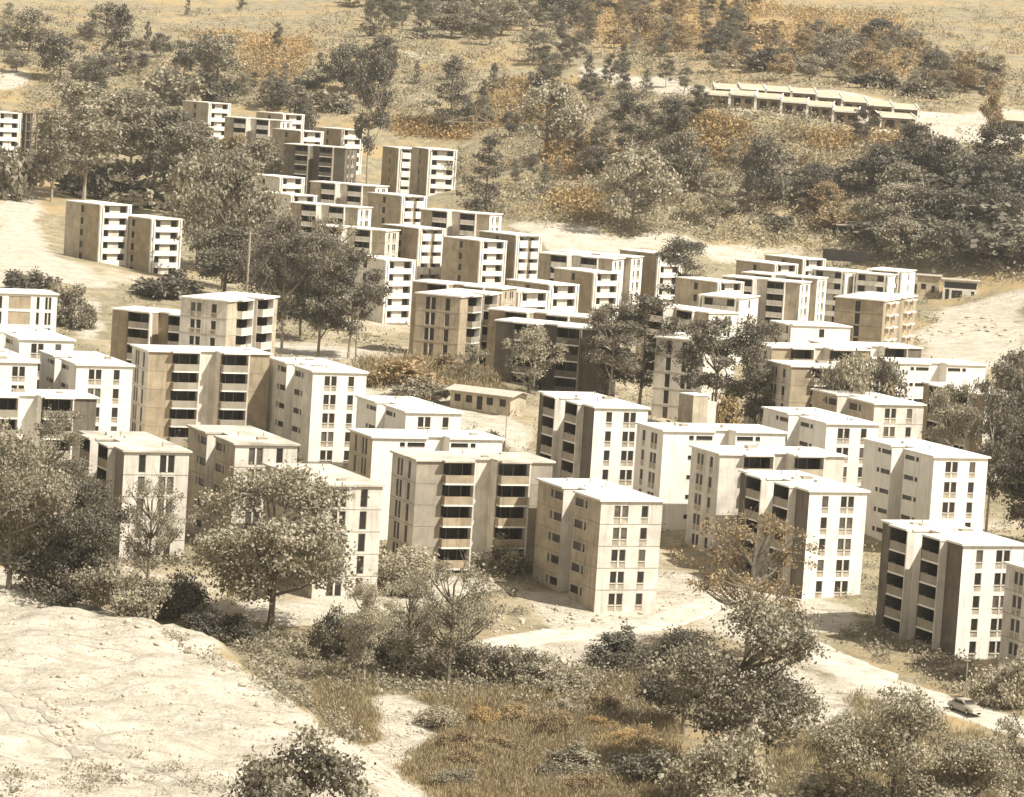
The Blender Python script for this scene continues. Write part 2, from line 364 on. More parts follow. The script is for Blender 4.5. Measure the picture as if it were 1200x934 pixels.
def gpoly(pp): return [tuple(ground_at(*q)[:2]) for q in pp]
BARE = [((428, 822), (470, 815), (505, 830), (478, 860), (500, 900), (508, 960), (415, 960)),
        ((520, 758), (600, 738), (640, 715), (700, 722), (800, 690), (825, 735), (740, 752), (730, 766), (775, 785), (770, 800), (700, 785), (620, 772), (540, 775)),
        ((590, 690), (650, 715), (700, 730), (800, 722), (800, 670), (690, 700)),
        ((1075, 392), (1100, 355), (1150, 352), (1205, 340), (1205, 425), (1150, 432), (1090, 425)),
        ((-10, 240), (40, 240), (75, 300), (130, 335), (110, 345), (60, 330), (-10, 345)), ((66, 345), (125, 350), (125, 400), (95, 405)),
        ((590, 262), (700, 268), (860, 282), (970, 288), (955, 300), (800, 300), (640, 290)),
        ((830, 105), (1090, 135), (1205, 130), (1205, 170), (1060, 160), (830, 128)), ((420, 430), (470, 440), (560, 470), (620, 500), (620, 545), (560, 520), (420, 462)),
        ((430, 54), (560, 68), (560, 73), (430, 60)), ((680, 78), (830, 98), (830, 112), (680, 90)), ((-10, 80), (34, 84), (30, 100), (-10, 104)),
        ((300, 400), (440, 405), (440, 420), (300, 420)), ((-10, 180), (10, 190), (40, 240), (-10, 240)),
        ((270, 690), (360, 705), (450, 690), (470, 660), (590, 680), (590, 700), (450, 720), (330, 735)),
        ((780, 660), (1010, 710), (1010, 740), (900, 745), (800, 700)), ((880, 770), (1000, 810), (1000, 860), (900, 860)), ((850, 715), (940, 745), (1040, 790), (1140, 826), (1215, 848), (1215, 868), (1120, 848), (1020, 812), (920, 770), (845, 740))]
RUST = [((590, 90), (660, 100), (650, 150), (560, 150), (570, 110)), ((640, 165), (720, 170), (730, 205), (650, 205)), ((190, 35), (370, 45), (350, 95), (290, 95), (270, 60)),
        ((460, 140), (560, 140), (560, 165), (470, 160)), ((800, 130), (880, 150), (870, 190), (800, 190)), ((880, 5), (1060, 20), (1080, 60), (880, 40)), ((640, 225), (720, 235), (700, 262), (650, 255)),
        ((440, 425), (540, 425), (545, 460), (450, 460)), ((510, 835), (760, 800), (780, 870), (700, 940), (520, 940), (505, 880)), ((370, 800), (430, 790), (428, 860), (390, 870)), ((930, 155), (1100, 150), (1090, 180), (950, 175)), ((640, 0), (880, 0), (1090, 60), (1080, 95), (880, 70), (680, 45))]
jx, jy = fbm(GX / 12, GY / 12, 71) * 10, fbm(GX / 12, GY / 12, 81) * 10 * np.clip(GY / 350, 1, 4)
bare = np.zeros(GX.shape); rust = np.zeros(GX.shape)
BARE_W = [gpoly(p) for p in BARE]; RUST_W = [gpoly(p) for p in RUST]
for p in BARE_W: bare = np.maximum(bare, inpoly(GX + jx, GY + jy, p))
for p in RUST_W: rust = np.maximum(rust, inpoly(GX + jx, GY + jy, p))
bare = np.maximum(bare, sstep(-3, 1, SD) * (MOUND > 0.5))
def blur(a, n):
    for _ in range(n):
        b_ = a.copy(); b_[1:-1, 1:-1] = (a[1:-1, 1:-1] * 2 + a[:-2, 1:-1] + a[2:, 1:-1] + a[1:-1, :-2] + a[1:-1, 2:]) / 6; a = b_
    return a
bare = blur(bare, 5); rust = blur(rust, 10)
estate = sstep(330, 400, GY) * (1 - sstep(760, 830, GY))          # worn soil between the blocks
def gridval(g, x, y):
    i = np.clip(np.searchsorted(gx, x) - 1, 0, len(gx) - 2); j = np.clip(np.searchsorted(gy, y) - 1, 0, len(gy) - 2); return g[j, i]
verts = np.stack([GX.ravel(), GY.ravel(), GZ.ravel()], 1)
ny, nx = GX.shape
idx = np.arange(nx * ny).reshape(ny, nx)
quads = np.stack([idx[:-1, :-1], idx[:-1, 1:], idx[1:, 1:], idx[1:, :-1]], -1).reshape(-1, 4)
def np_mesh(name, v, q, mats, tone=None, smooth=False):
    me = bpy.data.meshes.new(name); k = q.shape[1]
    me.vertices.add(len(v)); me.vertices.foreach_set('co', np.ascontiguousarray(v, np.float32).ravel())
    me.loops.add(q.size); me.loops.foreach_set('vertex_index', np.ascontiguousarray(q, np.int32).ravel())
    me.polygons.add(len(q)); me.polygons.foreach_set('loop_start', np.arange(0, q.size, k, dtype=np.int32))
    if smooth: me.polygons.foreach_set('use_smooth', np.ones(len(q), bool))
    for x in mats: me.materials.append(MATS[x])
    if tone is not None:
        a = me.attributes.new('tone', 'FLOAT', 'FACE'); a.data.foreach_set('value', np.ascontiguousarray(tone, np.float32))
    me.update(calc_edges=True); me.validate()
    return me
def ground_material():
    m = bpy.data.materials.new('hillside_soil'); m.use_nodes = True; MATS['hillside_soil'] = m
    n, l = m.node_tree.nodes, m.node_tree.links; b = n['Principled BSDF']; b.inputs['Roughness'].default_value = 0.95; b.inputs['Specular IOR Level'].default_value = 0.1
    geo = n.new('ShaderNodeNewGeometry')
    def noise(sc, det=8, rough=0.7):
        t = n.new('ShaderNodeTexNoise'); t.inputs['Scale'].default_value = sc; t.inputs['Detail'].default_value = det; t.inputs['Roughness'].default_value = rough
        l.new(geo.outputs['Position'], t.inputs['Vector']); return t.outputs['Fac']
    def rng(v, a, c, lo=0.0, hi=1.0):
        r = n.new('ShaderNodeMapRange'); r.interpolation_type = 'SMOOTHSTEP'
        for k, x in (('From Min', a), ('From Max', c), ('To Min', lo), ('To Max', hi)): r.inputs[k].default_value = x
        l.new(v, r.inputs['Value']); return r.outputs[0]
    def mix(f, a, c):
        x = n.new('ShaderNodeMix'); x.data_type = 'RGBA'; l.new(f, x.inputs['Factor'])
        for s, v in (('A', a), ('B', c)):
            if isinstance(v, tuple): x.inputs[s].default_value = (*v, 1)
            else: l.new(v, x.inputs[s])
        return x.outputs['Result']
    def math_(op, a, c):
        x = n.new('ShaderNodeMath'); x.operation = op
        for i, v in enumerate((a, c)):
            if isinstance(v, (int, float)): x.inputs[i].default_value = v
            else: l.new(v, x.inputs[i])
        return x.outputs[0]
    def attr(nm):
        a = n.new('ShaderNodeAttribute'); a.attribute_name = nm; return a.outputs['Fac']
    big, mid, fine = noise(0.035), noise(0.3), noise(1.6)
    grass = mix(rng(mid, 0.35, 0.65), (0.22, 0.188, 0.123), (0.37, 0.315, 0.205))
    grass = mix(rng(big, 0.45, 0.62), grass, (0.40, 0.295, 0.155))
    soil = mix(rng(mid, 0.35, 0.7), (0.62, 0.56, 0.455), (0.43, 0.38, 0.295))
    soil = mix(rng(fine, 0.52, 0.72), soil, (0.29, 0.252, 0.19))
    smp = n.new('ShaderNodeMapping'); smp.inputs['Rotation'].default_value = (0, 0, 0.6); smp.inputs['Scale'].default_value = (0.12, 0.9, 0.3); l.new(geo.outputs['Position'], smp.inputs['Vector'])
    stn = n.new('ShaderNodeTexNoise'); stn.inputs['Scale'].default_value = 1.0; stn.inputs['Detail'].default_value = 7; stn.inputs['Roughness'].default_value = 0.7; l.new(smp.outputs[0], stn.inputs['Vector'])
    soil = mix(rng(stn.outputs['Fac'], 0.5, 0.68, 0, .7), soil, (0.31, 0.27, 0.205))
    ru = mix(rng(mid, 0.35, 0.65), (0.46, 0.31, 0.145), (0.32, 0.225, 0.115))
    jit = math_('MULTIPLY', math_('SUBTRACT', mid, 0.5), 1.6)
    c = mix(rng(math_('ADD', attr('rust'), jit), 0.3, 0.7, 0, 0.85), grass, ru)
    c = mix(rng(math_('ADD', math_('MULTIPLY', attr('worn'), 0.42), math_('MULTIPLY', math_('SUBTRACT', big, 0.5), 2.4)), 0.35, 0.75, 0, 0.9), c, soil)
    c = mix(rng(math_('ADD', attr('bare'), jit), 0.3, 0.7), c, soil)
    l.new(c, b.inputs['Base Color'])
    bp = n.new('ShaderNodeBump'); bp.inputs['Strength'].default_value = 0.9; bp.inputs['Distance'].default_value = 0.8
    l.new(math_('ADD', mid, math_('MULTIPLY', fine, 0.4)), bp.inputs['Height']); l.new(bp.outputs[0], b.inputs['Normal'])
ground_material()
gm = np_mesh('ground', verts, quads, ['hillside_soil'], smooth=True)
for nm, g in (('bare', bare), ('rust', rust), ('worn', estate)):
    a = gm.attributes.new(nm, 'FLOAT', 'POINT'); a.data.foreach_set('value', np.ascontiguousarray(g.ravel(), np.float32))
tag(link('ground', gm), None, None, kind='structure')

# the thin dusty air that softens the far slope
zt_ = float(max(GZ.max(), CAM_Z)) + 20; zb_ = float(GZ.min()) - 4
hz = MB(); MATS['haze_air'] = bpy.data.materials.new('haze_air'); hm = MATS['haze_air']; hm.use_nodes = True
hm.node_tree.nodes.clear(); vo = hm.node_tree.nodes.new('ShaderNodeVolumePrincipled'); mo_ = hm.node_tree.nodes.new('ShaderNodeOutputMaterial')
vo.inputs['Color'].default_value = (0.98, 0.94, 0.86, 1); vo.inputs['Density'].default_value = 0.00008; vo.inputs['Anisotropy'].default_value = 0.2
hm.node_tree.links.new(vo.outputs['Volume'], mo_.inputs['Volume'])
hz.box(-2700, 2700, -700, 3300, zb_, zt_, 'haze_air'); tag(link('haze', hz.mesh('haze')), None, None, kind='stuff')

# dirt roads: strips laid on the ground
def strip(name, pxs, width, lift=0.10, mt='road_dirt'):
    c = [ground_at(*p)[:2] for p in pxs]; pl = []
    for i in range(len(c) - 1):
        a = c[max(i - 1, 0)]; b_ = c[i]; d = c[i + 1]; e = c[min(i + 2, len(c) - 1)]
        for t in np.linspace(0, 1, 14, endpoint=False):
            pl.append(0.5 * (2 * b_ + (d - a) * t + (2 * a - 5 * b_ + 4 * d - e) * t * t + (3 * b_ - a - 3 * d + e) * t ** 3))
    pl = np.array(pl); tg = np.gradient(pl, axis=0); tg /= np.linalg.norm(tg, axis=1)[:, None] + 1e-9; nr = np.stack([-tg[:, 1], tg[:, 0]], 1)
    k = 9; v = []
    for i, p in enumerate(pl):
        wl = width * (1 + 1.1 * float(fbm(p[0] / 5, p[1] / 5, 91))); wr = width * (1 + 1.1 * float(fbm(p[0] / 5 + 40, p[1] / 5, 95)))
        for j in range(k):
            u = (j / (k - 1) - 0.5); q = p + nr[i] * u * (wl if u < 0 else wr); e = abs(u) > 0.49
            v.append((q[0], q[1], float(height(q[0], q[1])) + (-0.25 if e else lift)))
    v = np.array(v); id_ = np.arange(len(v)).reshape(-1, k)
    qd = np.stack([id_[:-1, :-1], id_[1:, :-1], id_[1:, 1:], id_[:-1, 1:]], -1).reshape(-1, 4)
    tag(link(name, np_mesh(name, v, qd, [mt], smooth=True)), None, None, kind='structure')
strip('dirt_road', [(860, 728), (930, 752), (985, 778), (1035, 800), (1085, 818), (1140, 836), (1210, 856), (1290, 880), (1400, 905), (1540, 930)], 7.5)
strip('bank_track', [(-60, 775), (20, 815), (75, 855), (150, 893), (230, 925), (300, 960), (360, 1010)], 1.0, .05, 'rut_soil')
strip('bank_track', [(-60, 792), (10, 830), (62, 868), (135, 905), (210, 938), (280, 975), (340, 1020)], 1.0, .05, 'rut_soil')
strip('dirt_path', [(540, 762), (620, 748), (700, 742), (780, 728), (835, 706), (880, 700)], 6.0)

# ------------------------------------------------------------------ apartment blocks
NF, SH = 5, 2.6                                     # storeys and storey height
WH = NF * SH + 0.15
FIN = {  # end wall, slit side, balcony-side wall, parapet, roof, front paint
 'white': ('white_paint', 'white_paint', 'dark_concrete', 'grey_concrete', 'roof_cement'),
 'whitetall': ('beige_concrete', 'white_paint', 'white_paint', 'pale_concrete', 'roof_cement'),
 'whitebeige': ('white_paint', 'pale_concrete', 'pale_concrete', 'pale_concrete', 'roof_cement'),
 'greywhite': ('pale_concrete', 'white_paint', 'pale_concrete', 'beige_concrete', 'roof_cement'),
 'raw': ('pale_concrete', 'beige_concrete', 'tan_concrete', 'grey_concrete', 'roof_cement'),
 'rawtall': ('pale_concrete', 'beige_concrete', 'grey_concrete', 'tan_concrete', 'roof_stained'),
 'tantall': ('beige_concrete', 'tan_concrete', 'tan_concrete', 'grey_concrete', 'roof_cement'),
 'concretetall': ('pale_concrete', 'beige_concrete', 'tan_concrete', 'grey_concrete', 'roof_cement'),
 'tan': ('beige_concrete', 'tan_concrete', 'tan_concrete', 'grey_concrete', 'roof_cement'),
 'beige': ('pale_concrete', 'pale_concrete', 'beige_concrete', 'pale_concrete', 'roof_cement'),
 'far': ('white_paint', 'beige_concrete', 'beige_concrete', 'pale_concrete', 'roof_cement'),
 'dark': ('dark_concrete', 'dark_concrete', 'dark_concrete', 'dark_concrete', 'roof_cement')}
PARTS = {}
def part_mesh(key, fn):
    if key not in PARTS: PARTS[key] = fn()
    return PARTS[key]
# part meshes are modelled as seen from outside: x to the right, z up, -y out of the wall, origin at the opening's lower left corner
def m_frame(wd, hh, n):
    def f():
        b = MB(); t = 0.07; d0, d1 = 0.05, 0.14
        b.box(0, wd, d0, d1, 0, t, 'window_frame'); b.box(0, wd, d0, d1, hh - t, hh, 'window_frame')
        b.box(0, t, d0, d1, t, hh - t, 'window_frame'); b.box(wd - t, wd, d0, d1, t, hh - t, 'window_frame')
        if n == 2: b.box(wd / 2 - 0.11, wd / 2 + 0.11, -0.01, d1, t, hh - t, 'pale_concrete')
        return b.mesh('window')
    return part_mesh(('frame', wd, hh, n), f)
def m_pane(wd, hh, mt='dark_glass'):
    def f():
        b = MB(); b.quad([(0, 0.12, 0), (wd, 0.12, 0), (wd, 0.12, hh), (0, 0.12, hh)], mt)
        return b.mesh('pane')
    return part_mesh(('pane', wd, hh, mt), f)
def m_panel(wd, hh, n, mt):
    def f():
        b = MB(); b.box(0, wd, 0.04, 0.2, 0, hh, mt)
        if n == 2: b.box(wd / 2 - 0.12, wd / 2 + 0.12, -0.02, 0.05, 0, hh, 'pale_concrete')
        b.box(-0.03, wd + 0.03, -0.06, 0.05, hh - 0.07, hh - 0.001, 'pale_concrete')
        return b.mesh('spandrel_panel')
    return part_mesh(('panel', wd, hh, n, mt), f)
def m_slit(wd, hh):
    def f():
        b = MB(); b.quad([(0, 0.14, 0), (wd, 0.14, 0), (wd, 0.14, hh), (0, 0.14, hh)], 'dark_glass')
        b.box(0, wd, -0.04, 0.1, -0.06, 0.0, 'pale_concrete')
        return b.mesh('slit_window')
    return part_mesh(('slit', wd, hh), f)
def m_balcony(wd, proj, mt, hgt=1.0, edge='white_paint'):
    def f():
        b = MB()
        b.box(-0.02, wd + 0.02, -proj - 0.03, 0.0, -0.2, 0.0, edge)
        b.box(0, wd, -proj, -proj + 0.1, 0.002, hgt, mt); b.box(0, 0.1, -proj + 0.1, 0, 0.002, hgt, mt); b.box(wd - 0.1, wd, -proj + 0.1, 0, 0.002, hgt, mt)
        return b.mesh('balcony')
    return part_mesh(('balc', wd, proj, mt, hgt, edge), f)
def m_door(wd, hh, split):
    def f():
        b = MB(); y = 1.18
        b.quad([(0, y, 0), (wd, y, 0), (wd, y, hh), (0, y, hh)], 'dark_glass')
        for u in split: b.box(wd * u - 0.05, wd * u + 0.05, y - 0.06, y - 0.01, 0, hh, 'window_frame')
        return b.mesh('balcony_door')
    return part_mesh(('door', wd, hh, tuple(split)), f)
def m_loggia(wd, hh):
    def f():
        b = MB(); y = .38; a = wd * 0.27
        for u0, u1 in ((0, a), (wd - a, wd)): b.quad([(u0, y, 0), (u1, y, 0), (u1, y, hh), (u0, y, hh)], 'dark_glass')
        b.box(a, wd - a, y - 0.33, y, 0, hh, 'pale_concrete')
        return b.mesh('balcony_door')
    return part_mesh(('loggia', wd, hh), f)
def m_ledge(wd):
    def f():
        b = MB(); b.box(0, wd, -0.9, 0, 0, 0.26, 'white_paint'); b.box(0.1, 0.3, -0.3, 0, -1.5, 0, 'beige_concrete'); return b.mesh('window_ledge')
    return part_mesh(('ledge', wd), f)

def facade(mb, W, Fr, mt, holes, u0=0.0, u1=None, recess=0.0, mt_fn=None, z0=-4.0):
    """one wall between u0 and u1 of a face frame Fr(u, n, z); holes: (ua, ub, za, zb, depth, reveal material)"""
    u1 = W if u1 is None else u1
    hs = [h for h in holes if h[0] >= u0 - 1e-6 and h[1] <= u1 + 1e-6]
    us = sorted({u0, u1, *[h[0] for h in hs], *[h[1] for h in hs]}); zs = sorted({z0, WH, *[h[2] for h in hs], *[h[3] for h in hs]})
    for i in range(len(us) - 1):
        uc = (us[i] + us[i + 1]) / 2; col = [h for h in hs if h[0] < uc < h[1]]; run = None
        segs = []
        for j in range(len(zs) - 1):
            zc = (zs[j] + zs[j + 1]) / 2; solid = not any(h[2] < zc < h[3] for h in col)
            if solid:
                if segs and segs[-1][1] == zs[j]: segs[-1][1] = zs[j + 1]
                else: segs.append([zs[j], zs[j + 1]])
        for a, c in segs:
            mb.quad([Fr(us[i], -recess, a), Fr(us[i + 1], -recess, a), Fr(us[i + 1], -recess, c), Fr(us[i], -recess, c)], mt_fn(uc) if mt_fn else mt)
    for ua, ub, za, zb, d, rm in hs:
        r = recess
        mb.quad([Fr(ua, -r, za), Fr(ub, -r, za), Fr(ub, -r - d, za), Fr(ua, -r - d, za)], rm)
        mb.quad([Fr(ua, -r - d, zb), Fr(ub, -r - d, zb), Fr(ub, -r, zb), Fr(ua, -r, zb)], rm)
        mb.quad([Fr(ua, -r, za), Fr(ua, -r - d, za), Fr(ua, -r - d, zb), Fr(ua, -r, zb)], rm)
        mb.quad([Fr(ub, -r - d, za), Fr(ub, -r, za), Fr(ub, -r, zb), Fr(ub, -r - d, zb)], rm)
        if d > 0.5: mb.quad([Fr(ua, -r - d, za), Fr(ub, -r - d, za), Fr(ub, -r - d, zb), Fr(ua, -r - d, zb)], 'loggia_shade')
SEG = [(7.4, 10.6)]; RD = 2.2                      # stair recess of the long sides
def face_end(fin, pair_left):
    tall = 'tall' in fin; hh, sill = (2.15, 0.3) if tall else (1.4, 0.85)
    holes, parts = [], []
    for k in range(NF):
        z = k * SH
        for a, b_, n in ((1.75, 3.6, 2), (5.3, 6.2, 1)) if pair_left else ((1.8, 2.7, 1), (4.4, 6.25, 2)):
            z0 = z + (sill if tall else 0.12); holes.append((a, b_, z0, z + sill + hh, 0.2, 'pale_concrete'))
            if not tall: parts.append(('spandrel_panel', m_panel(round(b_ - a, 2), 0.73, n, 'spandrel'), a, z0, None))
            parts.append(('window', m_frame(round(b_ - a, 2), hh, n), a, z + sill, ('pane', m_pane(round(b_ - a, 2), hh, random.choice(['dark_glass'] * 4 + ['dusty_glass'])))))
    return holes, parts, []
def face_slit(fin):
    hh = 0.95 if fin in ('raw', 'rawtall') else 0.75 if fin == 'whitebeige' else 0.55
    holes, parts = [], []
    for k in range(NF):
        z = (k + 1) * SH - 0.35 - hh
        for a, b_ in ((3.75, 4.45), (4.8, 7.2), (10.8, 13.2), (13.55, 14.25)):
            holes.append((a, b_, z, z + hh, 0.2, 'pale_concrete')); parts.append(('slit_window', m_slit(round(b_ - a, 2), hh), a, z, None))
    return holes, parts, SEG
def face_balc(fin):
    par = FIN[fin][3]; holes, parts = [], []
    for k in range(NF):
        z = k * SH + 0.2
        for i, (a, b_) in enumerate(((3.5, 7.2), (10.8, 14.5))):
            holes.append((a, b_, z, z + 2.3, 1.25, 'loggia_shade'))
            parts.append(('balcony', m_balcony(3.7, 0.95, par), a, z, None))
            parts.append(('balcony_door', m_door(3.7, 2.29, (0.3, 0.66) if i else (0.36, 0.8)), a, z, None))
    return holes, parts, SEG
def face_stair(W):
    holes, parts = [], []
    for k in range(NF):
        z = k * SH + 0.75; a = W / 2 - 0.55
        holes.append((a, a + 1.1, z, z + 1.5, 0.25, 'beige_concrete')); parts.append(('stair_window', m_slit(1.1, 1.5), a, z, None))
    return holes, parts, []
def face_front(W, closed):
    holes, parts = [], []
    for k in range(NF):
        z = k * SH + 0.2; a, b_ = 1.1, W - 1.1
        if closed:
            for ua, ub in ((a, W / 2 - 0.6), (W / 2 + 0.6, b_)):
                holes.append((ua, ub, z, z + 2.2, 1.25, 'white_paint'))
                parts.append(('balcony', m_balcony(round(ub - ua, 2), 0.7, 'white_paint', 1.5), ua, z, None))
                parts.append(('balcony_door', m_door(round(ub - ua, 2), 2.19, (0.5,)), ua, z, None))
        else:
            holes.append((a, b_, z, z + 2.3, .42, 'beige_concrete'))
            parts.append(('balcony', m_balcony(round(b_ - a, 2), 0.5, 'white_paint', 0.95), a, z, None))
            parts.append(('balcony_door', m_loggia(round(b_ - a, 2), 2.29), a, z, None))
        for u in (0.4, W - 0.65): holes.append((u, u + 0.25, z + 0.6, z + 1.9, 0.3, 'pale_concrete')); parts.append(('slit_window', m_slit(0.25, 1.3), u, z + 0.6, None))
    return holes, parts, []
def face_strip(W):
    holes, parts = [], []
    for k in range(NF):
        z = k * SH + 0.15; a = W * 0.42
        holes.append((a, a + 1.15, z, z + 2.25, 0.25, 'beige_concrete')); parts.append(('stair_window', m_slit(1.15, 2.25), a, z, None))
    return holes, parts, []
def face_left_edge(W):
    holes, parts = [], []
    for k in range(NF):
        z = k * SH + 0.2
        for a, b_, d in ((6.9, 8.5, 1), (14.4, 14.95, 0), (15.9, 17.0, 1)):
            holes.append((a, b_, z, z + 2.1, .22, 'pale_concrete')); parts.append(('window', m_frame(round(b_ - a, 2), 2.1, 1 + d), a, z, ('pane', m_pane(round(b_ - a, 2), 2.1))))
        holes.append((9.6, 13.4, z, z + 2.25, .35, 'pale_concrete')); parts.append(('infill_panel', m_panel(3.8, 2.25, 1, 'tan_concrete'), 9.6, z, None))
    return holes, parts, []
def face_ledge(W):
    holes, parts = [], []
    for k in range(NF):
        z = k * SH + 0.6
        for u in (2.2, 6.6, 16.8, 21.2): parts.append(('window_ledge', m_ledge(3.0), u, z + 1.5, None))
    return holes, parts, [(W / 2 - 1.2, W / 2 + 1.2)]

def block(kind, nx_, ny_, sp, ang, fin, label):
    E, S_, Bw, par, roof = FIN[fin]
    # dimensions and the two faces seen: left face (from its far left corner to the near corner), right face
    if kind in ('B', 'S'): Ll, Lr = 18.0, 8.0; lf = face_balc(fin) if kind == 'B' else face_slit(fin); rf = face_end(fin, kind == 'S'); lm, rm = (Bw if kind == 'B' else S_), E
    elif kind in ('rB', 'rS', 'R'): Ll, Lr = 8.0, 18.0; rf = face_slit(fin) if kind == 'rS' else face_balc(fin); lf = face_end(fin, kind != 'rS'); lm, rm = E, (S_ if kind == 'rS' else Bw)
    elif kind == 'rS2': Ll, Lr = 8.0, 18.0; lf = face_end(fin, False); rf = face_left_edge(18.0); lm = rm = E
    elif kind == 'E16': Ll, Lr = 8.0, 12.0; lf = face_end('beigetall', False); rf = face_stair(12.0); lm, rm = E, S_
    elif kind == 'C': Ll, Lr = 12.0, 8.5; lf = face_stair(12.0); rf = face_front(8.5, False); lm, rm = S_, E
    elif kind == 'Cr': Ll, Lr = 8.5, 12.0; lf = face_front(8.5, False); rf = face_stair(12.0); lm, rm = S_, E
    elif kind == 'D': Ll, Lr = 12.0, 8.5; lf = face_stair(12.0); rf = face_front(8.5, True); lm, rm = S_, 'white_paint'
    elif kind == 'E': Ll, Lr = 10.5, 27.0; lf = face_strip(10.5); rf = face_ledge(27.0); lm = rm = 'tan_concrete'
    elif kind == 'F': return frame_block(nx_, ny_, sp, ang, label)
    phi = R(ang); a, f, c = ray(nx_, ny_)
    D0 = F_PX / (sp / 2.6); lo, hi = D0 * 0.93, D0 * 1.07
    g = lambda D: CAM_Z + c / f * D - BLD_H - float(height(a / f * D, D))
    for _ in range(30):
        mid_ = (lo + hi) / 2
        if g(mid_) > 0: lo = mid_
        else: hi = mid_
    D = (lo + hi) / 2; p = at(nx_, ny_, D); base = p[2] - BLD_H
    root = link('apartment_block', None, None, (p[0], p[1], base), math.pi / 2 - phi)
    tag(root, label, 'apartment block', 'apartment blocks of the housing estate')
    LF = lambda u, n, z: (-n, Ll - u, z)            # left face: u from far left corner, n outward
    RF = lambda u, n, z: (u, -n, z)
    mb = MB()
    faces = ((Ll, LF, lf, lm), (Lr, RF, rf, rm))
    for W, Fr, (holes, parts, seg), mt in faces:
        fn = None
        if kind == 'C' and Fr is LF and fin == 'tan': fn = lambda u: 'beige_concrete' if u < Ll / 2 - 0.5 else 'tan_concrete'
        if kind in ('C', 'D', 'Cr') and W == 8.5: fn = lambda u: 'white_paint' if (u < 1.2 or u > W - 1.2) else ('tan_concrete' if kind == 'D' and abs(u - W / 2) < 0.6 else mt)
        if seg:
            s0, s1 = seg[0]; rm_ = 'white_paint' if fin.startswith('white') else 'pale_concrete' if fin not in ('dark', 'tan') else mt
            facade(mb, W, Fr, mt, holes, 0, s0, mt_fn=fn); facade(mb, W, Fr, mt, holes, s1, W, mt_fn=fn)
            facade(mb, W, Fr, rm_, [], s0, s1, recess=RD)
            mb.quad([Fr(s0, 0, -4), Fr(s0, -RD, -4), Fr(s0, -RD, WH), Fr(s0, 0, WH)], rm_)
            mb.quad([Fr(s1, -RD, -4), Fr(s1, 0, -4), Fr(s1, 0, WH), Fr(s1, -RD, WH)], rm_)
            if any(q[0] == 'balcony' for q in parts):          # pillars that carry the balcony stacks
                for u in ((7.2, 14.5, 3.38, 10.68) if Fr is LF else (7.2, 14.5)):
                    for n0, n1 in ((0.0, 0.97),):
                        th_ = .12 if u in (3.38, 10.68) else .2; q = [Fr(u, n0, 0), Fr(u + th_, n0, 0), Fr(u + th_, n1, 0), Fr(u, n1, 0)]
                        xs = [v[0] for v in q]; ys = [v[1] for v in q]
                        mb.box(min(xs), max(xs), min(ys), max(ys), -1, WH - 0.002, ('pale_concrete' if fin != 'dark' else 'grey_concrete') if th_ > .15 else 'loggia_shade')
        else:
            facade(mb, W, Fr, mt, holes, mt_fn=fn)
            if kind in ('C', 'D', 'Cr') and W == 8.5:         # white pilasters framing the balcony front
                for u in ((0.0, 0.38), (0.68, 1.08), (W - 1.08, W - 0.68), (W - 0.38, W)):
                    q = [Fr(u[0], 0, 0), Fr(u[1], 0.45, 0)]; xs = sorted((q[0][0], q[1][0])); ys = sorted((q[0][1], q[1][1]))
                    mb.box(xs[0], xs[1], ys[0], ys[1], -2, WH - 0.002, 'white_paint')
        # joints cast between the storeys
        if fin in ('raw', 'rawtall', 'concretetall', 'tan', 'tantall', 'beige') and W < 20:
            for k in range(1, NF):
                for u0, u1 in ([(0, seg[0][0]), (seg[0][1], W)] if seg else [(0, W)]):
                    blocks_ = sorted((h[0], h[1]) for h in holes if h[2] < k * SH + 0.12 and h[3] > k * SH + 0.02)
                    cur = u0
                    for ha, hb in blocks_ + [(u1, u1)]:
                        if ha > u1 or ha < u0: continue
                        if ha - cur > 0.25:
                            q = [Fr(cur + 0.02, 0.004, 0), Fr(ha - 0.02, 0.035, 0)]; xs = sorted((q[0][0], q[1][0])); ys = sorted((q[0][1], q[1][1]))
                            mb.box(xs[0], xs[1], ys[0], ys[1], k * SH + 0.04, k * SH + 0.10, 'grey_concrete')
                        cur = max(cur, hb)
    # hidden back walls
    B1 = lambda u, n, z: (Lr - u, Ll + n, z); B2 = lambda u, n, z: (Lr + n, u, z)
    for W, Fr, mt in ((Lr, B1, lm if Lr < Ll else rm), (Ll, B2, lm)): facade(mb, W, Fr, mt, [])
    link('wall', mb.mesh('wall'), root)
    # flat roof slab following the plan, with the notch of the stair recess and caps over the balconies
    o = 0.28; poly = [(-o, -o)]
    if rf[2]: s0, s1 = rf[2][0]; poly += [(s0 + 0.1, -o), (s0 + 0.1, RD - o), (s1 - 0.1, RD - o), (s1 - 0.1, -o)]
    poly += [(Lr + o, -o), (Lr + o, Ll + o), (-o, Ll + o)]
    if lf[2]: s0, s1 = lf[2][0]; poly += [(-o, Ll - s0 - 0.1), (RD - o, Ll - s0 - 0.1), (RD - o, Ll - s1 + 0.1), (-o, Ll - s1 + 0.1)]
    rb = MB(); rb.prism(poly, WH + 0.002, WH + 0.24, roof)
    for W, Fr, (holes, parts, seg), mt in faces:
        if any(q[0] == 'balcony' for q in parts):
            sp_ = ((3.2, 7.25), (10.75, 14.8)) if seg else ((1.0, W - 1.0),)
            for u0, u1 in sp_:
                q = [Fr(u0, 0.29, 0), Fr(u1, 1.1 if seg else 0.95, 0)]; xs = sorted((q[0][0], q[1][0])); ys = sorted((q[0][1], q[1][1]))
                rb.box(xs[0], xs[1], ys[0], ys[1], WH + 0.01, WH + 0.23, roof)
    ro = link('roof', rb.mesh('roof'), root)
    rg = random.Random(int(nx_ * 7 + ny_))
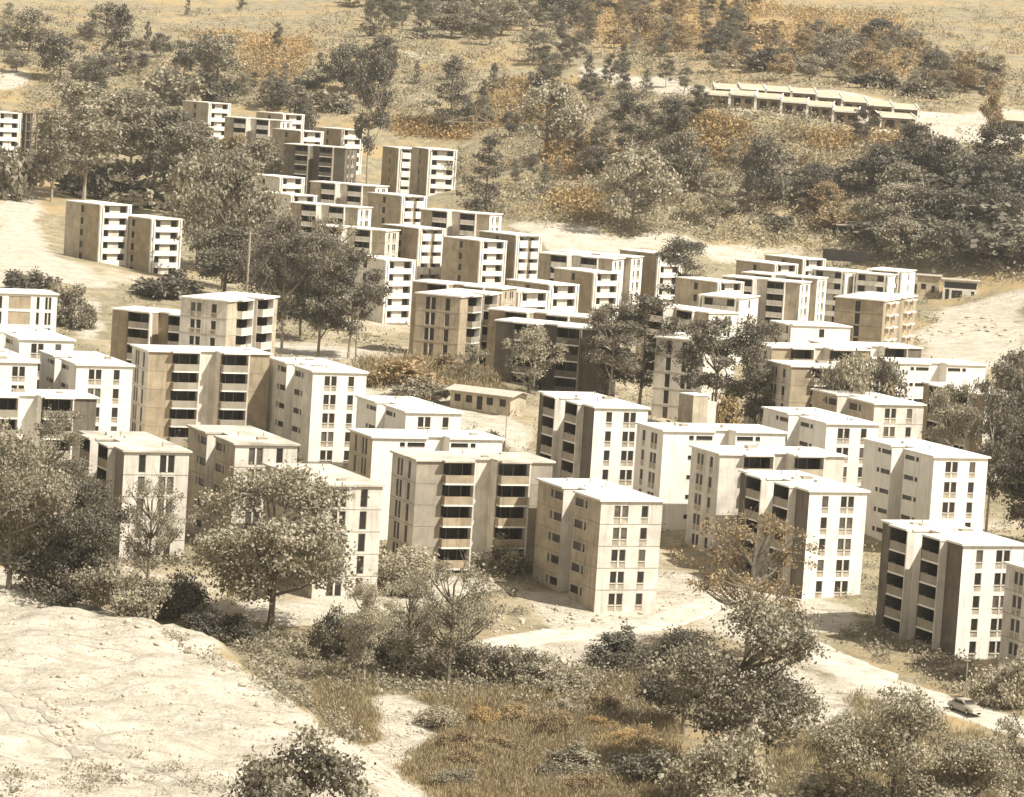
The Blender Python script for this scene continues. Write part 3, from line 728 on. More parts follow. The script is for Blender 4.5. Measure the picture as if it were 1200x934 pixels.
    if sp > 19:                                                # pipes and hatches on the nearer roofs
        for k in range(rg.randint(1, 3)):
            vb = MB(); s = rg.uniform(0.35, 0.8); vb.box(-s, s, -s * 0.6, s * 0.6, 0.0, rg.uniform(0.12, 0.4), rg.choice(['pale_concrete', 'grey_concrete', 'roof_stained']))
            x = rg.uniform(2.6, Lr - 1.2); y = rg.uniform(2.6, Ll - 1.5)
            link('roof_hatch', vb.mesh('roof_hatch'), ro, (x, y, WH + 0.24))
        for k in range(2):
            vb = MB(); vb.tube((0, 0, 0), (0, 0, 0.55), 0.07, 0.07, 'grey_concrete', 6, True)
            link('vent_pipe', vb.mesh('vent_pipe'), ro, (rg.uniform(2.6, Lr - 1), rg.uniform(2.6, Ll - 1), WH + 0.24))
    for W, Fr, (holes, parts, seg), mt in faces:
        rz = 0.0 if Fr is RF else -math.pi / 2
        for nm, me, u, z, sub in parts:
            o_ = link(nm, me, root, Fr(u, 0, z), rz)
            if sub: link(sub[0], sub[1], o_)
    return root
def frame_block(nx_, ny_, sp, ang, label):
    D = F_PX / (sp / 2.6); p = at(nx_, ny_, D)
    root = link('unfinished_block', None, None, (p[0], p[1], p[2] - BLD_H), math.pi / 2 - R(ang))
    tag(root, label, 'apartment block', 'apartment blocks of the housing estate')
    c = MB(); s = MB(); w_ = MB()
    for x in np.linspace(0, 4, 3):
        for y in np.linspace(0, 5.2, 3): c.box(x - 0.2, x + 0.2, y - 0.2, y + 0.2, -4, 13, 'dark_concrete')
    for k in range(NF + 1): s.box(-0.4, 4.4, -0.4, 5.6, k * SH - 0.12, k * SH + 0.12, 'dark_concrete')
    w_.box(2.4, 3.7, 2.9, 4.9, -3, 12.8, 'grey_concrete')
    link('column', c.mesh('column'), root); link('floor_slab', s.mesh('floor_slab'), root); link('stair_core', w_.mesh('stair_core'), root)
    return root
for t, x, y, sp, ang, fin, lab in BLOCKS: block(t, x, y, sp, ang, fin, lab)
#@@OBJECTS
# ------------------------------------------------------------------ trees
def tubes_np(mb, a, b_, r0, r1, mt, n=6): mb.tube(a, b_, r0, r1, mt, n)
def tree_mesh(kind, seed, nleaf, ls):
    """a unit tree (height 1, crown about 1 wide): returns crown mesh data and trunk mesh data"""
    g = np.random.default_rng(seed); rr = random.Random(seed)
    cl = []                                                     # clumps: centre, radius; clumps gather in lobes so the outline is uneven
    def lobes(n, zc, zh, rw, lr):
        out = []
        for _ in range(n):
            th = g.uniform(0, 2 * math.pi); v = g.uniform(-0.9, 1.0); rad = math.sqrt(max(0.04, 1 - v * v)) * g.uniform(.45, 1.0)
            out.append((rw * rad * math.cos(th), rw * rad * math.sin(th), zc + zh * v, lr * g.uniform(.7, 1.3)))
        return out
    if kind in ('broad', 'sparse'):
        L = lobes(21, .57, .33, .36, .14) if kind == 'broad' else lobes(22, .58, .34, .36, .12)
        for x, y, z, lr in L:
            for _ in range(11 if kind == 'broad' else 7):
                d = g.normal(size=3); d /= np.linalg.norm(d); q = lr * g.uniform(.2, 1.05)
                cl.append((x + d[0] * q, y + d[1] * q, min(.985, max(.1, z + d[2] * q * .8)), g.uniform(.03, .075) if kind == 'broad' else g.uniform(.025, .05)))
        t0 = 0.42 if kind == 'broad' else .6
    elif kind == 'tall':
        lean = g.uniform(-.05, .05)
        for _ in range(22):
            z = g.uniform(0.26, 0.95); wv = 0.36 * math.sin(math.pi * min(1, (z - 0.14) / 0.9)) ** 0.7; th = g.uniform(0, 2 * math.pi); q = g.uniform(.2, 1); lr = g.uniform(.1, .19)
            for _ in range(8):
                d = g.normal(size=3); d /= np.linalg.norm(d); e = lr * g.uniform(.2, 1.05)
                cl.append((lean * z + wv * q * math.cos(th) + d[0] * e, wv * q * math.sin(th) + d[1] * e, min(.985, z + d[2] * e * .45), g.uniform(.035, .075)))
        t0 = 0.5
    elif kind == 'cone':
        for _ in range(110):
            z = g.uniform(0.04, 0.97); wv = 0.46 * (1 - z) ** 0.7 * (0.6 + 0.4 * min(1, z / .15)) * (.8 + .35 * math.sin(z * 37 + seed)) + 0.03; th = g.uniform(0, 2 * math.pi); q = g.uniform(.35, 1)
            cl.append((wv * q * math.cos(th), wv * q * math.sin(th), z, g.uniform(.04, .075) * (1.2 - .5 * z)))
        t0 = 0.8
    else:
        for _ in range(12):
            th = g.uniform(0, 2 * math.pi); q = g.uniform(0, 1) ** 0.5; z = g.uniform(0.1, .85) * (1 - 0.5 * q * q)
            for _ in range(7):
                cl.append((0.4 * q * math.cos(th) + g.normal() * .07, 0.4 * q * math.sin(th) + g.normal() * .07, max(.04, z + g.normal() * .11), g.uniform(.04, .09)))
        t0 = 0.5
    asp_ = {'broad': .85, 'sparse': .8, 'tall': .5, 'cone': .55, 'bush': 1.6}[kind]      # undo the height / width stretch on the leaves
    cl = np.array(cl); k = len(cl)
    wts = cl[:, 3] ** 1.6; ci = g.choice(k, nleaf, p=wts / wts.sum())
    d = g.normal(size=(nleaf, 3)); nl = np.linalg.norm(d, axis=1)[:, None]; un = d / nl
    c = cl[ci, :3] + d * (cl[ci, 3] * .62)[:, None] * np.array((1.1, 1.1, asp_))
    nrm = un * 0.45 + g.normal(size=(nleaf, 3)) * 0.75 + np.array((0, 0, 0.35)); nrm /= np.linalg.norm(nrm, axis=1)[:, None]
    a = np.cross(nrm, g.normal(size=(nleaf, 3))); a /= np.linalg.norm(a, axis=1)[:, None] + 1e-9; b_ = np.cross(nrm, a)
    s = ls * g.uniform(0.5, 1.35, nleaf)[:, None]; asp = g.uniform(.45, .8, nleaf)[:, None]
    st = np.array((1, 1, asp_)); a, b_ = a * st, b_ * st
    f_ = np.array((.5 / np.percentile(np.abs(c[:, 0]), 97.5), .5 / np.percentile(np.abs(c[:, 1]), 97.5), .97 / np.percentile(c[:, 2], 99.5))); c = c * f_; cl[:, :3] *= f_
    v = np.stack([c - a * s, c - b_ * s * asp, c + a * s, c + b_ * s * asp], 1).reshape(-1, 3); v[:, 2] = np.maximum(v[:, 2], 0.0)
    q = np.arange(nleaf * 4).reshape(-1, 4)
    ctone = g.uniform(0.2, 0.75, k); tone = np.clip(ctone[ci] + g.uniform(-.28, .28, nleaf), 0, 1)
    crown = np_mesh('crown_' + kind, v, q, ['leaf_mid'], tone)
    mb = MB(); mt = 'bark_pale' if (kind == 'tall' and seed % 2) else 'bark'
    r = 0.026 if kind != 'bush' else 0.02
    pts_ = [(0, 0, -0.05)]; zz = np.linspace(0, t0 + 0.18 * (kind != 'bush'), 6)[1:]
    for z in zz: pts_.append((pts_[-1][0] + rr.uniform(-.014, .014), pts_[-1][1] + rr.uniform(-.014, .014), z))
    for i in range(len(pts_) - 1):
        f0 = 1 - i / len(pts_) * .6; f1 = 1 - (i + 1) / len(pts_) * .6
        mb.tube(pts_[i], pts_[i + 1], r * f0 * (1.35 if i == 0 else 1), r * f1, mt, 7)
    nb = {'broad': 22, 'tall': 14, 'cone': 4, 'bush': 8, 'sparse': 34}[kind]
    order = g.permutation(k)[:nb]
    for j in order:
        e = cl[j]; i = min(len(pts_) - 1, max(1, int(len(pts_) * min(1, max(.3, (e[2] * 0.72) / (t0 + .2))) * .999)))
        s_ = Vector(pts_[i]); e_ = Vector(e[:3]); m_ = s_.lerp(e_, .5) + Vector((rr.uniform(-.03, .03), rr.uniform(-.03, .03), -0.02))
        mb.tube(s_, m_, r * .5, r * .33, mt, 5); mb.tube(m_, e_, r * .33, r * .1, mt, 5)
        if kind == 'sparse':
            for _ in range(4):
                t_ = e_ + Vector((rr.uniform(-.12, .12), rr.uniform(-.12, .12), rr.uniform(-.02, .13))); mb.tube(m_.lerp(e_, rr.uniform(.3, 1)), t_, r * .16, r * .05, mt, 4)
    return crown, mb.mesh('trunk_' + kind)
TREES = {}
LOD = {'near': {'broad': (27000, .0135), 'tall': (16000, .0150), 'cone': (16000, .016), 'bush': (11000, .021), 'sparse': (7500, .0125)},
       'mid': {'broad': (12000, .020), 'tall': (15000, .0195), 'cone': (9000, .021), 'bush': (4200, .036), 'sparse': (4200, .018)},
       'far': {'broad': (5200, .029), 'tall': (6500, .028), 'cone': (4200, .029), 'bush': (2000, .050), 'sparse': (2000, .028)}}
NVAR = {'near': 4, 'mid': 3, 'far': 4}
KIND_NAME = {'broad': 'broadleaf_tree', 'tall': 'slender_tree', 'cone': 'conifer_tree', 'bush': 'bush', 'sparse': 'sparse_tree'}
def tree(px, py, hpx, wpx, kind, leaf, label, group, pos=None):
    p = ground_at(px, py) if pos is None else pos
    s = F_PX / p[1]; lod = 'near' if p[1] < 440 else 'mid' if p[1] < 780 else 'far'
    var = int((px * 13 + py * 7)) % NVAR[lod]; key = (kind, lod, var)
    if key not in TREES: TREES[key] = tree_mesh(kind, hash_(kind) + var * 17 + len(lod), *LOD[lod][kind])
    cm, tm = TREES[key]
    root = link(KIND_NAME[kind], None, None, (p[0], p[1], p[2] - 0.15)); root.rotation_euler = (0, 0, (px * 0.37 + py * 0.91) % 6.283)
    root.scale = (wpx / s, wpx / s, hpx / s)
    tag(root, label, 'bush' if kind == 'bush' else 'tree', group)
    c = link('crown', cm, root); c.material_slots[0].link = 'OBJECT'; c.material_slots[0].material = MATS[leaf]
    link('trunk', tm, root)
    return root
def hash_(s): return sum(ord(ch) * (i + 3) for i, ch in enumerate(s))
W_ = 'leaf_mid'
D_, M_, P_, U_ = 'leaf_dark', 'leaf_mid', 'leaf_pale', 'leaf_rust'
NEAR_TREES = [
 (315, 744, 204, 172, 'broad', M_, 'large round tree with a forked trunk in front of the patched roof block'),
 (58, 672, 198, 92, 'tall', M_, 'tallest bushy tree at left, its tip against the wide white roofed block'),
 (10, 690, 190, 130, 'broad', M_, 'leafy tree cut by the left edge above the bare earth bank'),
 (92, 704, 150, 104, 'broad', D_, 'dark leafy tree just left of the cream block with tall windows'),
 (172, 694, 142, 76, 'sparse', M_, 'thin airy tree in front of the tall windows of the cream left block'),
 (30, 650, 140, 100, 'broad', P_, 'pale leafy tree behind the ones on the left edge'),
 (-30, 650, 170, 110, 'broad', M_, 'tree mostly outside the left edge behind the earth bank'),
 (140, 722, 62, 96, 'bush', M_, 'wide bush at the foot of the cream left block along the earth bank crest'),
 (60, 700, 62, 100, 'bush', D_, 'dark bush beneath the left tree group above the earth bank'),
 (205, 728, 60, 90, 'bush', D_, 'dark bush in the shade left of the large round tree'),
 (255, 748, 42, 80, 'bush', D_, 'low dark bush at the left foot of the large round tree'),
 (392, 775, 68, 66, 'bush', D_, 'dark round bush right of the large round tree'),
 (425, 806, 132, 62, 'tall', P_, 'slim pale trunked tree, left one of the three young trees'),
 (474, 795, 128, 66, 'sparse', M_, 'slim sparse tree, middle one of the three young trees'),
 (524, 806, 160, 92, 'sparse', M_, 'slender leaning tree, right one of the three young trees'),
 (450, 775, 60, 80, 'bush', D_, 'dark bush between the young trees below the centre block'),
 (495, 788, 60, 84, 'bush', M_, 'leafy bush around the right young tree'),
 (560, 800, 52, 80, 'bush', M_, 'bush right of the three young trees at the path edge'),
 (610, 800, 46, 70, 'bush', M_, 'low bush with an upright tuft beside the pale path'),
 (655, 812, 42, 84, 'bush', P_, 'pale low bush below the pale path'),
 (575, 668, 44, 90, 'bush', P_, 'light scrub bush at the foot of the centre balcony block'),
 (470, 690, 50, 90, 'bush', P_, 'pale scrub bush left of the centre balcony block'),
 (745, 782, 46, 100, 'bush', D_, 'dark flat bush where the pale path meets the big right tree'),
 (858, 915, 225, 176, 'broad', M_, 'broad dense tree at lower right standing before the brown leafless tree'),
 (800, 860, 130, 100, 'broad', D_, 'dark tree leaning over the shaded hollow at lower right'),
 (876, 770, 178, 142, 'sparse', U_, 'brown thinly leaved tree in front of the two right balcony blocks'),
 (925, 990, 100, 190, 'bush', P_, 'pale wide bush along the bottom edge right of centre'),
 (1040, 1000, 200, 150, 'broad', M_, 'leafy tree at the bottom edge below the car road'),
 (1125, 1005, 150, 140, 'broad', P_, 'pale leafy tree at the bottom edge, right of the one below the car road'),
 (1195, 985, 160, 100, 'sparse', M_, 'thin tree at the lower right corner'),
 (1195, 830, 70, 90, 'bush', P_, 'pale scrub bush at the right edge behind the car'),
 (1172, 812, 34, 56, 'bush', P_, 'pale low scrub between the car and the right block'),
 (358, 965, 112, 155, 'bush', M_, 'dense round bush at the bottom edge on the earth bank'),
 (840, 950, 100, 120, 'bush', P_, 'pale bush at the bottom edge left of the wide pale one'),
 (985, 885, 50, 60, 'bush', P_, 'small pale bush on the rough slope under the car road'),
 (700, 905, 36, 110, 'bush', M_, 'low dark bush in the lower hollow of the dry grass'),
 (770, 925, 50, 100, 'bush', D_, 'shaded bush under the dense lower right tree'),
]
MID_TREES = [
 (1188, 585, 180, 78, 'tall', D_, 'tall dark tree at the right edge beside the stained white block'),
 (1215, 640, 150, 100, 'broad', D_, 'dark tree mostly outside the right edge beside the stained white block'),
 (1178, 548, 110, 50, 'tall', D_, 'narrow dark tree next to the right edge group'),
 (712, 478, 126, 66, 'tall', M_, 'tall slender tree right of the dark shaded block, left one of two'),
 (748, 482, 142, 84, 'tall', D_, 'tall dense tree right of the dark shaded block, right one of two'),
 (620, 462, 84, 74, 'sparse', M_, 'thin tree in front of the dark shaded block'),
 (548, 452, 52, 40, 'sparse', P_, 'small bare tree at the corner of the jutting tan block'),
 (834, 512, 142, 84, 'tall', D_, 'tall tree before the beige strip-window block, left one of the pair'),
 (882, 520, 152, 66, 'tall', D_, 'tall narrow tree, right one of the pair before the beige strip-window block'),
 (851, 500, 42, 34, 'bush', U_, 'small light bush between the pair of tall middle trees'),
 (798, 382, 106, 60, 'tall', D_, 'dark tree standing up among the roofs right of centre'),
 (770, 352, 52, 36, 'broad', D_, 'small dark tree at the left of the one among the roofs'),
 (330, 414, 165, 64, 'tall', D_, 'dark trunked tree, left one of the clump behind the jagged shadow block'),
 (372, 418, 152, 66, 'tall', D_, 'dark trunked tree in the middle of the clump behind the tall white block'),
 (408, 420, 134, 66, 'tall', D_, 'dark round crowned tree, right one of the clump behind the tall white block'),
 (352, 400, 112, 66, 'broad', D_, 'dark tree at the back of the clump behind the tall white block'),
 (385, 350, 100, 56, 'sparse', P_, 'bare branched tree before the beige block with a white end'),
 (262, 340, 165, 100, 'broad', M_, 'biggest spreading tree at upper left, above the beige balcony block'),
 (232, 318, 140, 88, 'broad', M_, 'spreading tree right of the two isolated brown blocks'),
 (318, 372, 112, 88, 'broad', D_, 'dark spreading tree below the biggest upper left one'),
 (262, 352, 90, 90, 'broad', D_, 'dark tree just above the left balcony blocks'),
 (205, 350, 34, 88, 'bush', D_, 'dark bush below the right isolated brown block'),
 (75, 376, 46, 54, 'bush', M_, 'bush on the slope right of the far left white block'),
 (92, 384, 30, 40, 'bush', M_, 'small bush on the pale slope left of the tan block'),
 (35, 342, 26, 60, 'bush', D_, 'low dark bush on the clearing at far left'),
 (520, 440, 26, 60, 'bush', U_, 'dry brown brush at the left foot of the jutting tan block'),
 (470, 452, 34, 80, 'bush', U_, 'dry brown brush behind the tall white block'),
 (500, 466, 24, 80, 'bush', P_, 'pale dry brush left of the bungalow'),
 (575, 530, 26, 34, 'bush', D_, 'small dark bush beside the thin mast by the bungalow'),
]
FAR_TREES = [
 (60, 236, 110, 54, 'tall', M_, 'thin trunked tree at far left beside the unfinished frame'),
 (98, 234, 140, 92, 'tall', M_, 'wide crowned tree above the left isolated brown block'),
 (148, 238, 138, 78, 'tall', M_, 'wide crowned tree above the right isolated brown block'),
 (190, 244, 120, 84, 'broad', D_, 'dark tree right of the wide crowned pair at upper left'),
 (228, 262, 122, 74, 'tall', M_, 'pale trunked tree below the small white hillside block'),
 (18, 232, 60, 60, 'bush', M_, 'bushy clump at the far left edge of the hillside'),
 (115, 232, 44, 80, 'bush', D_, 'undergrowth clump at the foot of the wide crowned pair'),
 (300, 240, 80, 66, 'broad', M_, 'tree in front of the hillside cluster, left of the peeking white block'),
 (275, 215, 58, 52, 'broad', U_, 'rusty tree below the small white hillside block'),
 (348, 172, 60, 40, 'broad', D_, 'dark tree before the highest hillside blocks'),
 (362, 208, 44, 36, 'broad', D_, 'dark low tree left of the dark hillside block'),
 (430, 216, 160, 48, 'tall', D_, 'very tall dark tree beside the dark hillside block'),
 (568, 250, 92, 50, 'cone', D_, 'dark cone shaped tree at the right of the long grey block'),
 (528, 222, 46, 34, 'broad', M_, 'tree covering the end of the orange tinted hillside block'),
 (528, 152, 88, 50, 'cone', D_, 'grey pyramid shaped tree above the utility mast'),
 (565, 134, 42, 22, 'cone', D_, 'small dark pointed tree right of the pyramid shaped one'),
 (640, 186, 92, 72, 'broad', M_, 'large loose grey tree on the brown patch of the middle slope'),
 (692, 128, 44, 30, 'tall', D_, 'dark lopsided tree above the middle slope'),
 (738, 192, 86, 44, 'tall', D_, 'tall two tiered dark tree above the largest slope foot tree'),
 (742, 276, 106, 86, 'broad', M_, 'largest tree at the slope foot, leaning trunk above the pale strip'),
 (782, 162, 50, 48, 'broad', D_, 'round dark tree left of the terrace houses'),
 (800, 236, 84, 56, 'broad', M_, 'grey tree right of the largest slope foot tree'),
 (818, 142, 44, 28, 'tall', D_, 'dark tree at the left end of the terrace houses'),
 (838, 268, 70, 40, 'tall', M_, 'slim tree at the slope foot above the pale strip'),
 (896, 250, 92, 58, 'broad', D_, 'dark round tree in the slope right of the middle'),
 (958, 240, 44, 40, 'broad', D_, 'small dark tree left of the kiosk slope'),
 (1012, 168, 46, 30, 'tall', D_, 'dark tree in front of the terrace houses'),
 (1028, 226, 60, 56, 'broad', D_, 'dark round tree below the right end of the terrace houses'),
 (1158, 186, 96, 32, 'tall', U_, 'tall rust coloured tree at the far right above the forest'),
 (140, 88, 84, 42, 'cone', D_, 'tall dark pointed tree on the upper left hillside'),
 (70, 96, 58, 52, 'broad', D_, 'dark round tree on the upper left hillside below the field'),
 (35, 60, 50, 50, 'broad', M_, 'grey tree near the left end of the upper field'),
 (188, 68, 30, 26, 'broad', D_, 'small round dark tree right of the tall dark pointed one'),
 (172, 60, 36, 8, 'tall', D_, 'pole thin tree right of the tall dark pointed one'),
 (215, 90, 44, 34, 'broad', D_, 'dark tree at the left of the orange bank'),
 (255, 98, 60, 62, 'broad', M_, 'wide tree touching the orange bank'),
 (325, 62, 36, 12, 'tall', D_, 'thin dark tree in front of the upper field, rightmost on the orange bank'),
 (220, 18, 24, 8, 'cone', D_, 'tiny pointed tree alone on the upper pale field'),
 (282, 20, 34, 14, 'tall', D_, 'small dark tree at the right of the upper pale field'),
 (200, 118, 40, 70, 'bush', M_, 'wide bush below the tall dark pointed tree'),
 (232, 116, 34, 50, 'bush', D_, 'dark bush behind the small white hillside block'),
 (320, 130, 40, 40, 'broad', D_, 'dark tree behind the highest hillside block'),
 (405, 110, 60, 50, 'broad', D_, 'dark tree left of the very tall dark tree'),
 (440, 110, 70, 40, 'tall', D_, 'dark tree above the very tall dark tree'),
 (458, 98, 46, 16, 'tall', D_, 'thin tree at the end of the pale band on the upper slope'),
 (488, 98, 28, 12, 'cone', D_, 'little pointed tree right of the pale band end'),
]
for row in NEAR_TREES: tree(*row, 'trees and bushes in the foreground' )
for row in MID_TREES: tree(*row, 'trees and bushes among the blocks')
for row in FAR_TREES: tree(*row, 'trees and bushes on the hillside')
def tree_between(px, Y, ytop, wpx, kind, leaf, label):
    """a tree whose foot is hidden by the block in front: its distance is given instead"""
    p = at(px, 500, Y); z = float(height(p[0], p[1])); s = F_PX / Y
    tree(px, 500, (at(px, ytop, Y)[2] - z + .15) * s, wpx, kind, leaf, label, 'trees and bushes among the blocks', pos=np.array((p[0], p[1], z)))
tree_between(992, 491, 412, 74, 'broad', M_, 'spreading tree before the tan balcony block on the right, left one of two')
tree_between(1028, 494, 417, 66, 'broad', D_, 'spreading tree before the tan balcony block on the right, right one of two')
tree_between(1116, 462, 447, 62, 'tall', M_, 'forked tree in front of the rightmost grey block')
tree_between(1165, 455, 420, 60, 'tall', D_, 'narrow dark tree at the right end of the rightmost grey block')
# the many look-alike trees of the far slope, zone by zone (photo px polygon, how many, size range, kinds, what they look like)
ZONES = [
 (((400, -5), (660, -5), (700, 40), (560, 50), (430, 38)), 60, (24, 50), ('broad', 'tall', 'cone', 'tall'), (M_, D_, D_), 'tree of the dense dark belt along the top of the slope left of centre', 'trees of the top belt left of centre'),
 (((660, -5), (880, 5), (840, 72), (700, 56)), 46, (22, 44), ('broad', 'tall', 'cone', 'tall'), (M_, U_, D_, U_), 'tree of the loose brown belt at the top of the slope, above the terrace houses', 'trees of the top belt above the terraces'),
 (((850, 25), (1060, 50), (1170, 100), (1170, 118), (1000, 98), (840, 80)), 64, (22, 44), ('broad', 'tall', 'bush', 'tall', 'cone'), (M_, D_, U_, M_), 'tree of the belt just behind the terrace houses', 'trees behind the terrace houses'),
 (((590, 60), (660, 60), (820, 100), (800, 125), (640, 100)), 15, (30, 46), ('tall', 'cone'), (D_,), 'upright dark tree in the gap between the two belts of the upper slope', 'dark trees in the gap of the upper slope'),
 (((1030, 200), (1205, 190), (1205, 318), (1100, 322), (1020, 290)), 30, (40, 74), ('broad', 'broad', 'bush'), (D_, M_, D_), 'tree of the dense wood behind the small shed at right', 'trees of the wood at right'),
 (((800, 185), (1000, 200), (1000, 260), (900, 265), (800, 250)), 20, (20, 46), ('broad', 'bush', 'tall'), (M_, U_, D_, P_), 'low tree on the scrubby slope below the terrace houses', 'low trees below the terraces'),
 (((470, 110), (620, 80), (700, 120), (800, 200), (700, 240), (600, 240), (590, 190)), 24, (18, 44), ('tall', 'broad', 'cone', 'tall'), (M_, D_, D_), 'low tree or bush on the brown middle slope', 'low trees on the middle slope'),
 (((-10, 30), (120, 30), (180, 100), (160, 140), (60, 125), (-10, 60)), 20, (22, 44), ('broad', 'tall', 'cone'), (M_, P_, D_), 'bushy tree on the upper left hillside below the pale field', 'trees on the upper left hillside'),
 (((170, 100), (300, 95), (410, 70), (430, 125), (330, 125), (250, 112), (200, 125)), 24, (18, 38), ('tall', 'cone', 'bush', 'tall'), (D_, M_), 'tree on the slope behind the hillside cluster of blocks', 'trees behind the hillside cluster'),
 (((40, 150), (220, 140), (260, 190), (240, 245), (60, 225)), 9, (44, 76), ('broad', 'tall', 'bush'), (M_, D_), 'tree within the thick grove left of the hillside cluster', 'trees of the grove left of the hillside cluster'),
]
zr = random.Random(5)
for poly, cnt, (h0, h1), kinds, leaves, lab, grp in ZONES:
    xs = [q[0] for q in poly]; ys = [q[1] for q in poly]; k = 0; tries = 0
    placed = []
    while k < cnt and tries < 4000:
        tries += 1
        x, y = zr.uniform(min(xs), max(xs)), zr.uniform(min(ys), max(ys))
        if not inpoly(np.array([x]), np.array([y]), poly)[0]: continue
        if any(math.hypot((x - a) / 1.4, y - b_) < (8 if tries < 2500 else 4) for a, b_ in placed): continue
        placed.append((x, y)); h = zr.uniform(h0, h1); kd = zr.choice(kinds)
        wd = h * {'broad': zr.uniform(.75, 1.15), 'tall': zr.uniform(.4, .6), 'cone': .5, 'bush': zr.uniform(1.2, 1.9)}[kd]
        if kd == 'bush': h *= 0.6
        tree(x, y + 6, h, wd, kd, zr.choice(leaves), lab, grp); k += 1

hr = random.Random(21)
for i in range(16):
    x, y = hr.uniform(500, 760), hr.uniform(835, 930)
    tree(x, y, hr.uniform(16, 34), hr.uniform(34, 66), 'bush', hr.choice([P_, U_, M_, 'brush_rust']), 'weedy bush growing in the dry grass of the hollow at the bottom centre', 'weedy bushes in the hollow')

# ------------------------------------------------------------------ undergrowth: grass and scrub nobody could count
def scatter(name, n, polys_px, leaf, size, per, seed, avoid_bare=True, clump=0.5, blades=False):
    g = np.random.default_rng(seed); out_v, out_t = [], []
    X, Y, Zs = [], [], []
    for poly, share in polys_px:
        xs = [q[0] for q in poly]; ys = [q[1] for q in poly]; m = int(n * share); got = 0
        while got < m:
            x = g.uniform(min(xs), max(xs), 400); y = g.uniform(min(ys), max(ys), 400)
            kk = inpoly(x, y, poly); x, y = x[kk], y[kk]
            for a, b_ in zip(x, y):
                if vnoise(a / 14, b_ / 9, seed) < clump * vnoise(a / 50, b_ / 40, seed + 5) * 1.6: continue
                p = ground_at(a, b_); got += 1
                if got > m: break
                if avoid_bare and gridval(bare, p[0], p[1]) > 0.45 and g.random() < 0.96: continue
                X.append(p[0]); Y.append(p[1]); Zs.append(p[2])
    c = np.stack([X, Y, Zs], 1); k = len(c)
    sc = size * g.uniform(0.5, 1.6, k) * np.clip(c[:, 1] / 400, .8, 2.2)
    ci = np.repeat(np.arange(k), per); N = len(ci)
    off = g.normal(size=(N, 3)) * np.array((.6, .6, .0)); off[:, 2] = np.abs(g.normal(size=N)) * .45
    pos = c[ci] + off * sc[ci][:, None]
    nrm = g.normal(size=(N, 3)) + np.array((0, 0, .35)); nrm /= np.linalg.norm(nrm, axis=1)[:, None]
    a = np.cross(nrm, g.normal(size=(N, 3))); a /= np.linalg.norm(a, axis=1)[:, None] + 1e-9; b_ = np.cross(nrm, a)
    s = (sc[ci] * g.uniform(.09, .2, N))[:, None]
    if blades:
        a = np.stack([g.normal(size=N) * .35, g.normal(size=N) * .35, np.ones(N)], 1); b_ = np.cross(a, g.normal(size=(N, 3))); b_ /= np.linalg.norm(b_, axis=1)[:, None]; b_ = b_ * .22; s = s * 1.9; pos = pos + np.array((0, 0, .2)) * sc[ci][:, None]
    v = np.stack([pos - a * s, pos - b_ * s * .6, pos + a * s, pos + b_ * s * .6], 1).reshape(-1, 3)
    tone = np.clip(g.uniform(.15, .75, k)[ci] + g.uniform(-.25, .25, N), 0, 1)
    o = link(name, np_mesh(name, v, np.arange(N * 4).reshape(-1, 4), [leaf], tone)); tag(o, None, None, kind='stuff'); return o
FG = ((380, 790), (620, 770), (780, 780), (1000, 840), (1000, 940), (500, 940), (430, 940), (400, 870))
tag(scatter('dry_grass', 6500, [(((480, 820), (780, 790), (800, 940), (470, 940)), .62), (((370, 790), (440, 780), (440, 870), (380, 880)), .08), (((940, 790), (1200, 880), (1200, 940), (880, 940)), .15), (((420, 425), (560, 425), (600, 480), (450, 470)), .15)], 'grass_dry', 0.75, 70, 3, blades=True, clump=.15),
    'tall tawny dry grass covering the hollow at the bottom centre', 'grass')
tag(scatter('scrub', 4200, [(((200, 720), (420, 760), (600, 770), (800, 800), (800, 850), (430, 830), (330, 790)), .4), (((380, 660), (600, 660), (620, 720), (420, 760)), .15), (((950, 700), (1200, 780), (1200, 850), (1000, 760)), .06), (((230, 755), (330, 800), (410, 850), (415, 885), (380, 870), (290, 800)), .2), (((-10, 600), (200, 640), (260, 740), (0, 690)), .3)], 'scrub_leaf', 1.0, 34, 4),
    'low dark scrub filling the ground between the foreground trees and the blocks', 'scrub')
tag(scatter('hillside_scrub', 10500, [(((-10, 10), (1210, 10), (1210, 330), (960, 300), (640, 270), (540, 250), (540, 160), (330, 130), (210, 120), (-10, 240)), 1.0)], 'brush_pale', .95, 20, 6, clump=.45),
    'scrubby brush covering the far brown hillside', 'scrub')
tag(scatter('estate_weeds', 3600, [(((-10, 330), (1210, 300), (1210, 780), (780, 700), (420, 680), (-10, 620)), 1.0)], 'scrub_leaf', 0.8, 22, 8),
    'patchy weeds on the worn ground between the blocks', 'weeds')

# ------------------------------------------------------------------ rocks along the crest and edges of the bare bank
def rock_mesh(seed):
    g = np.random.default_rng(seed); b = MB(); import bmesh
    bm = bmesh.new(); bmesh.ops.create_icosphere(bm, subdivisions=2, radius=0.5)
    ax = g.uniform(.6, 1.2, 3)
    for v in bm.verts:
        f = 1 + 0.35 * float(fbm(v.co.x * 2 + seed, v.co.y * 2 + v.co.z * 3, seed)); v.co = Vector((v.co.x * ax[0] * f, v.co.y * ax[1] * f, v.co.z * ax[2] * .75 * f))
    me = bpy.data.meshes.new('rock'); bm.to_mesh(me); bm.free(); me.materials.append(MATS['rock']); return me
RM = [rock_mesh(i) for i in range(4)]
rr_ = random.Random(9)
spots = [(rr_.uniform(0, 300), 0) for _ in range(0)]
crest_px = [(20, 676), (60, 694), (100, 712), (150, 727), (178, 733), (196, 744), (214, 752), (240, 768), (262, 783), (284, 800), (300, 812), (330, 832), (352, 850)]
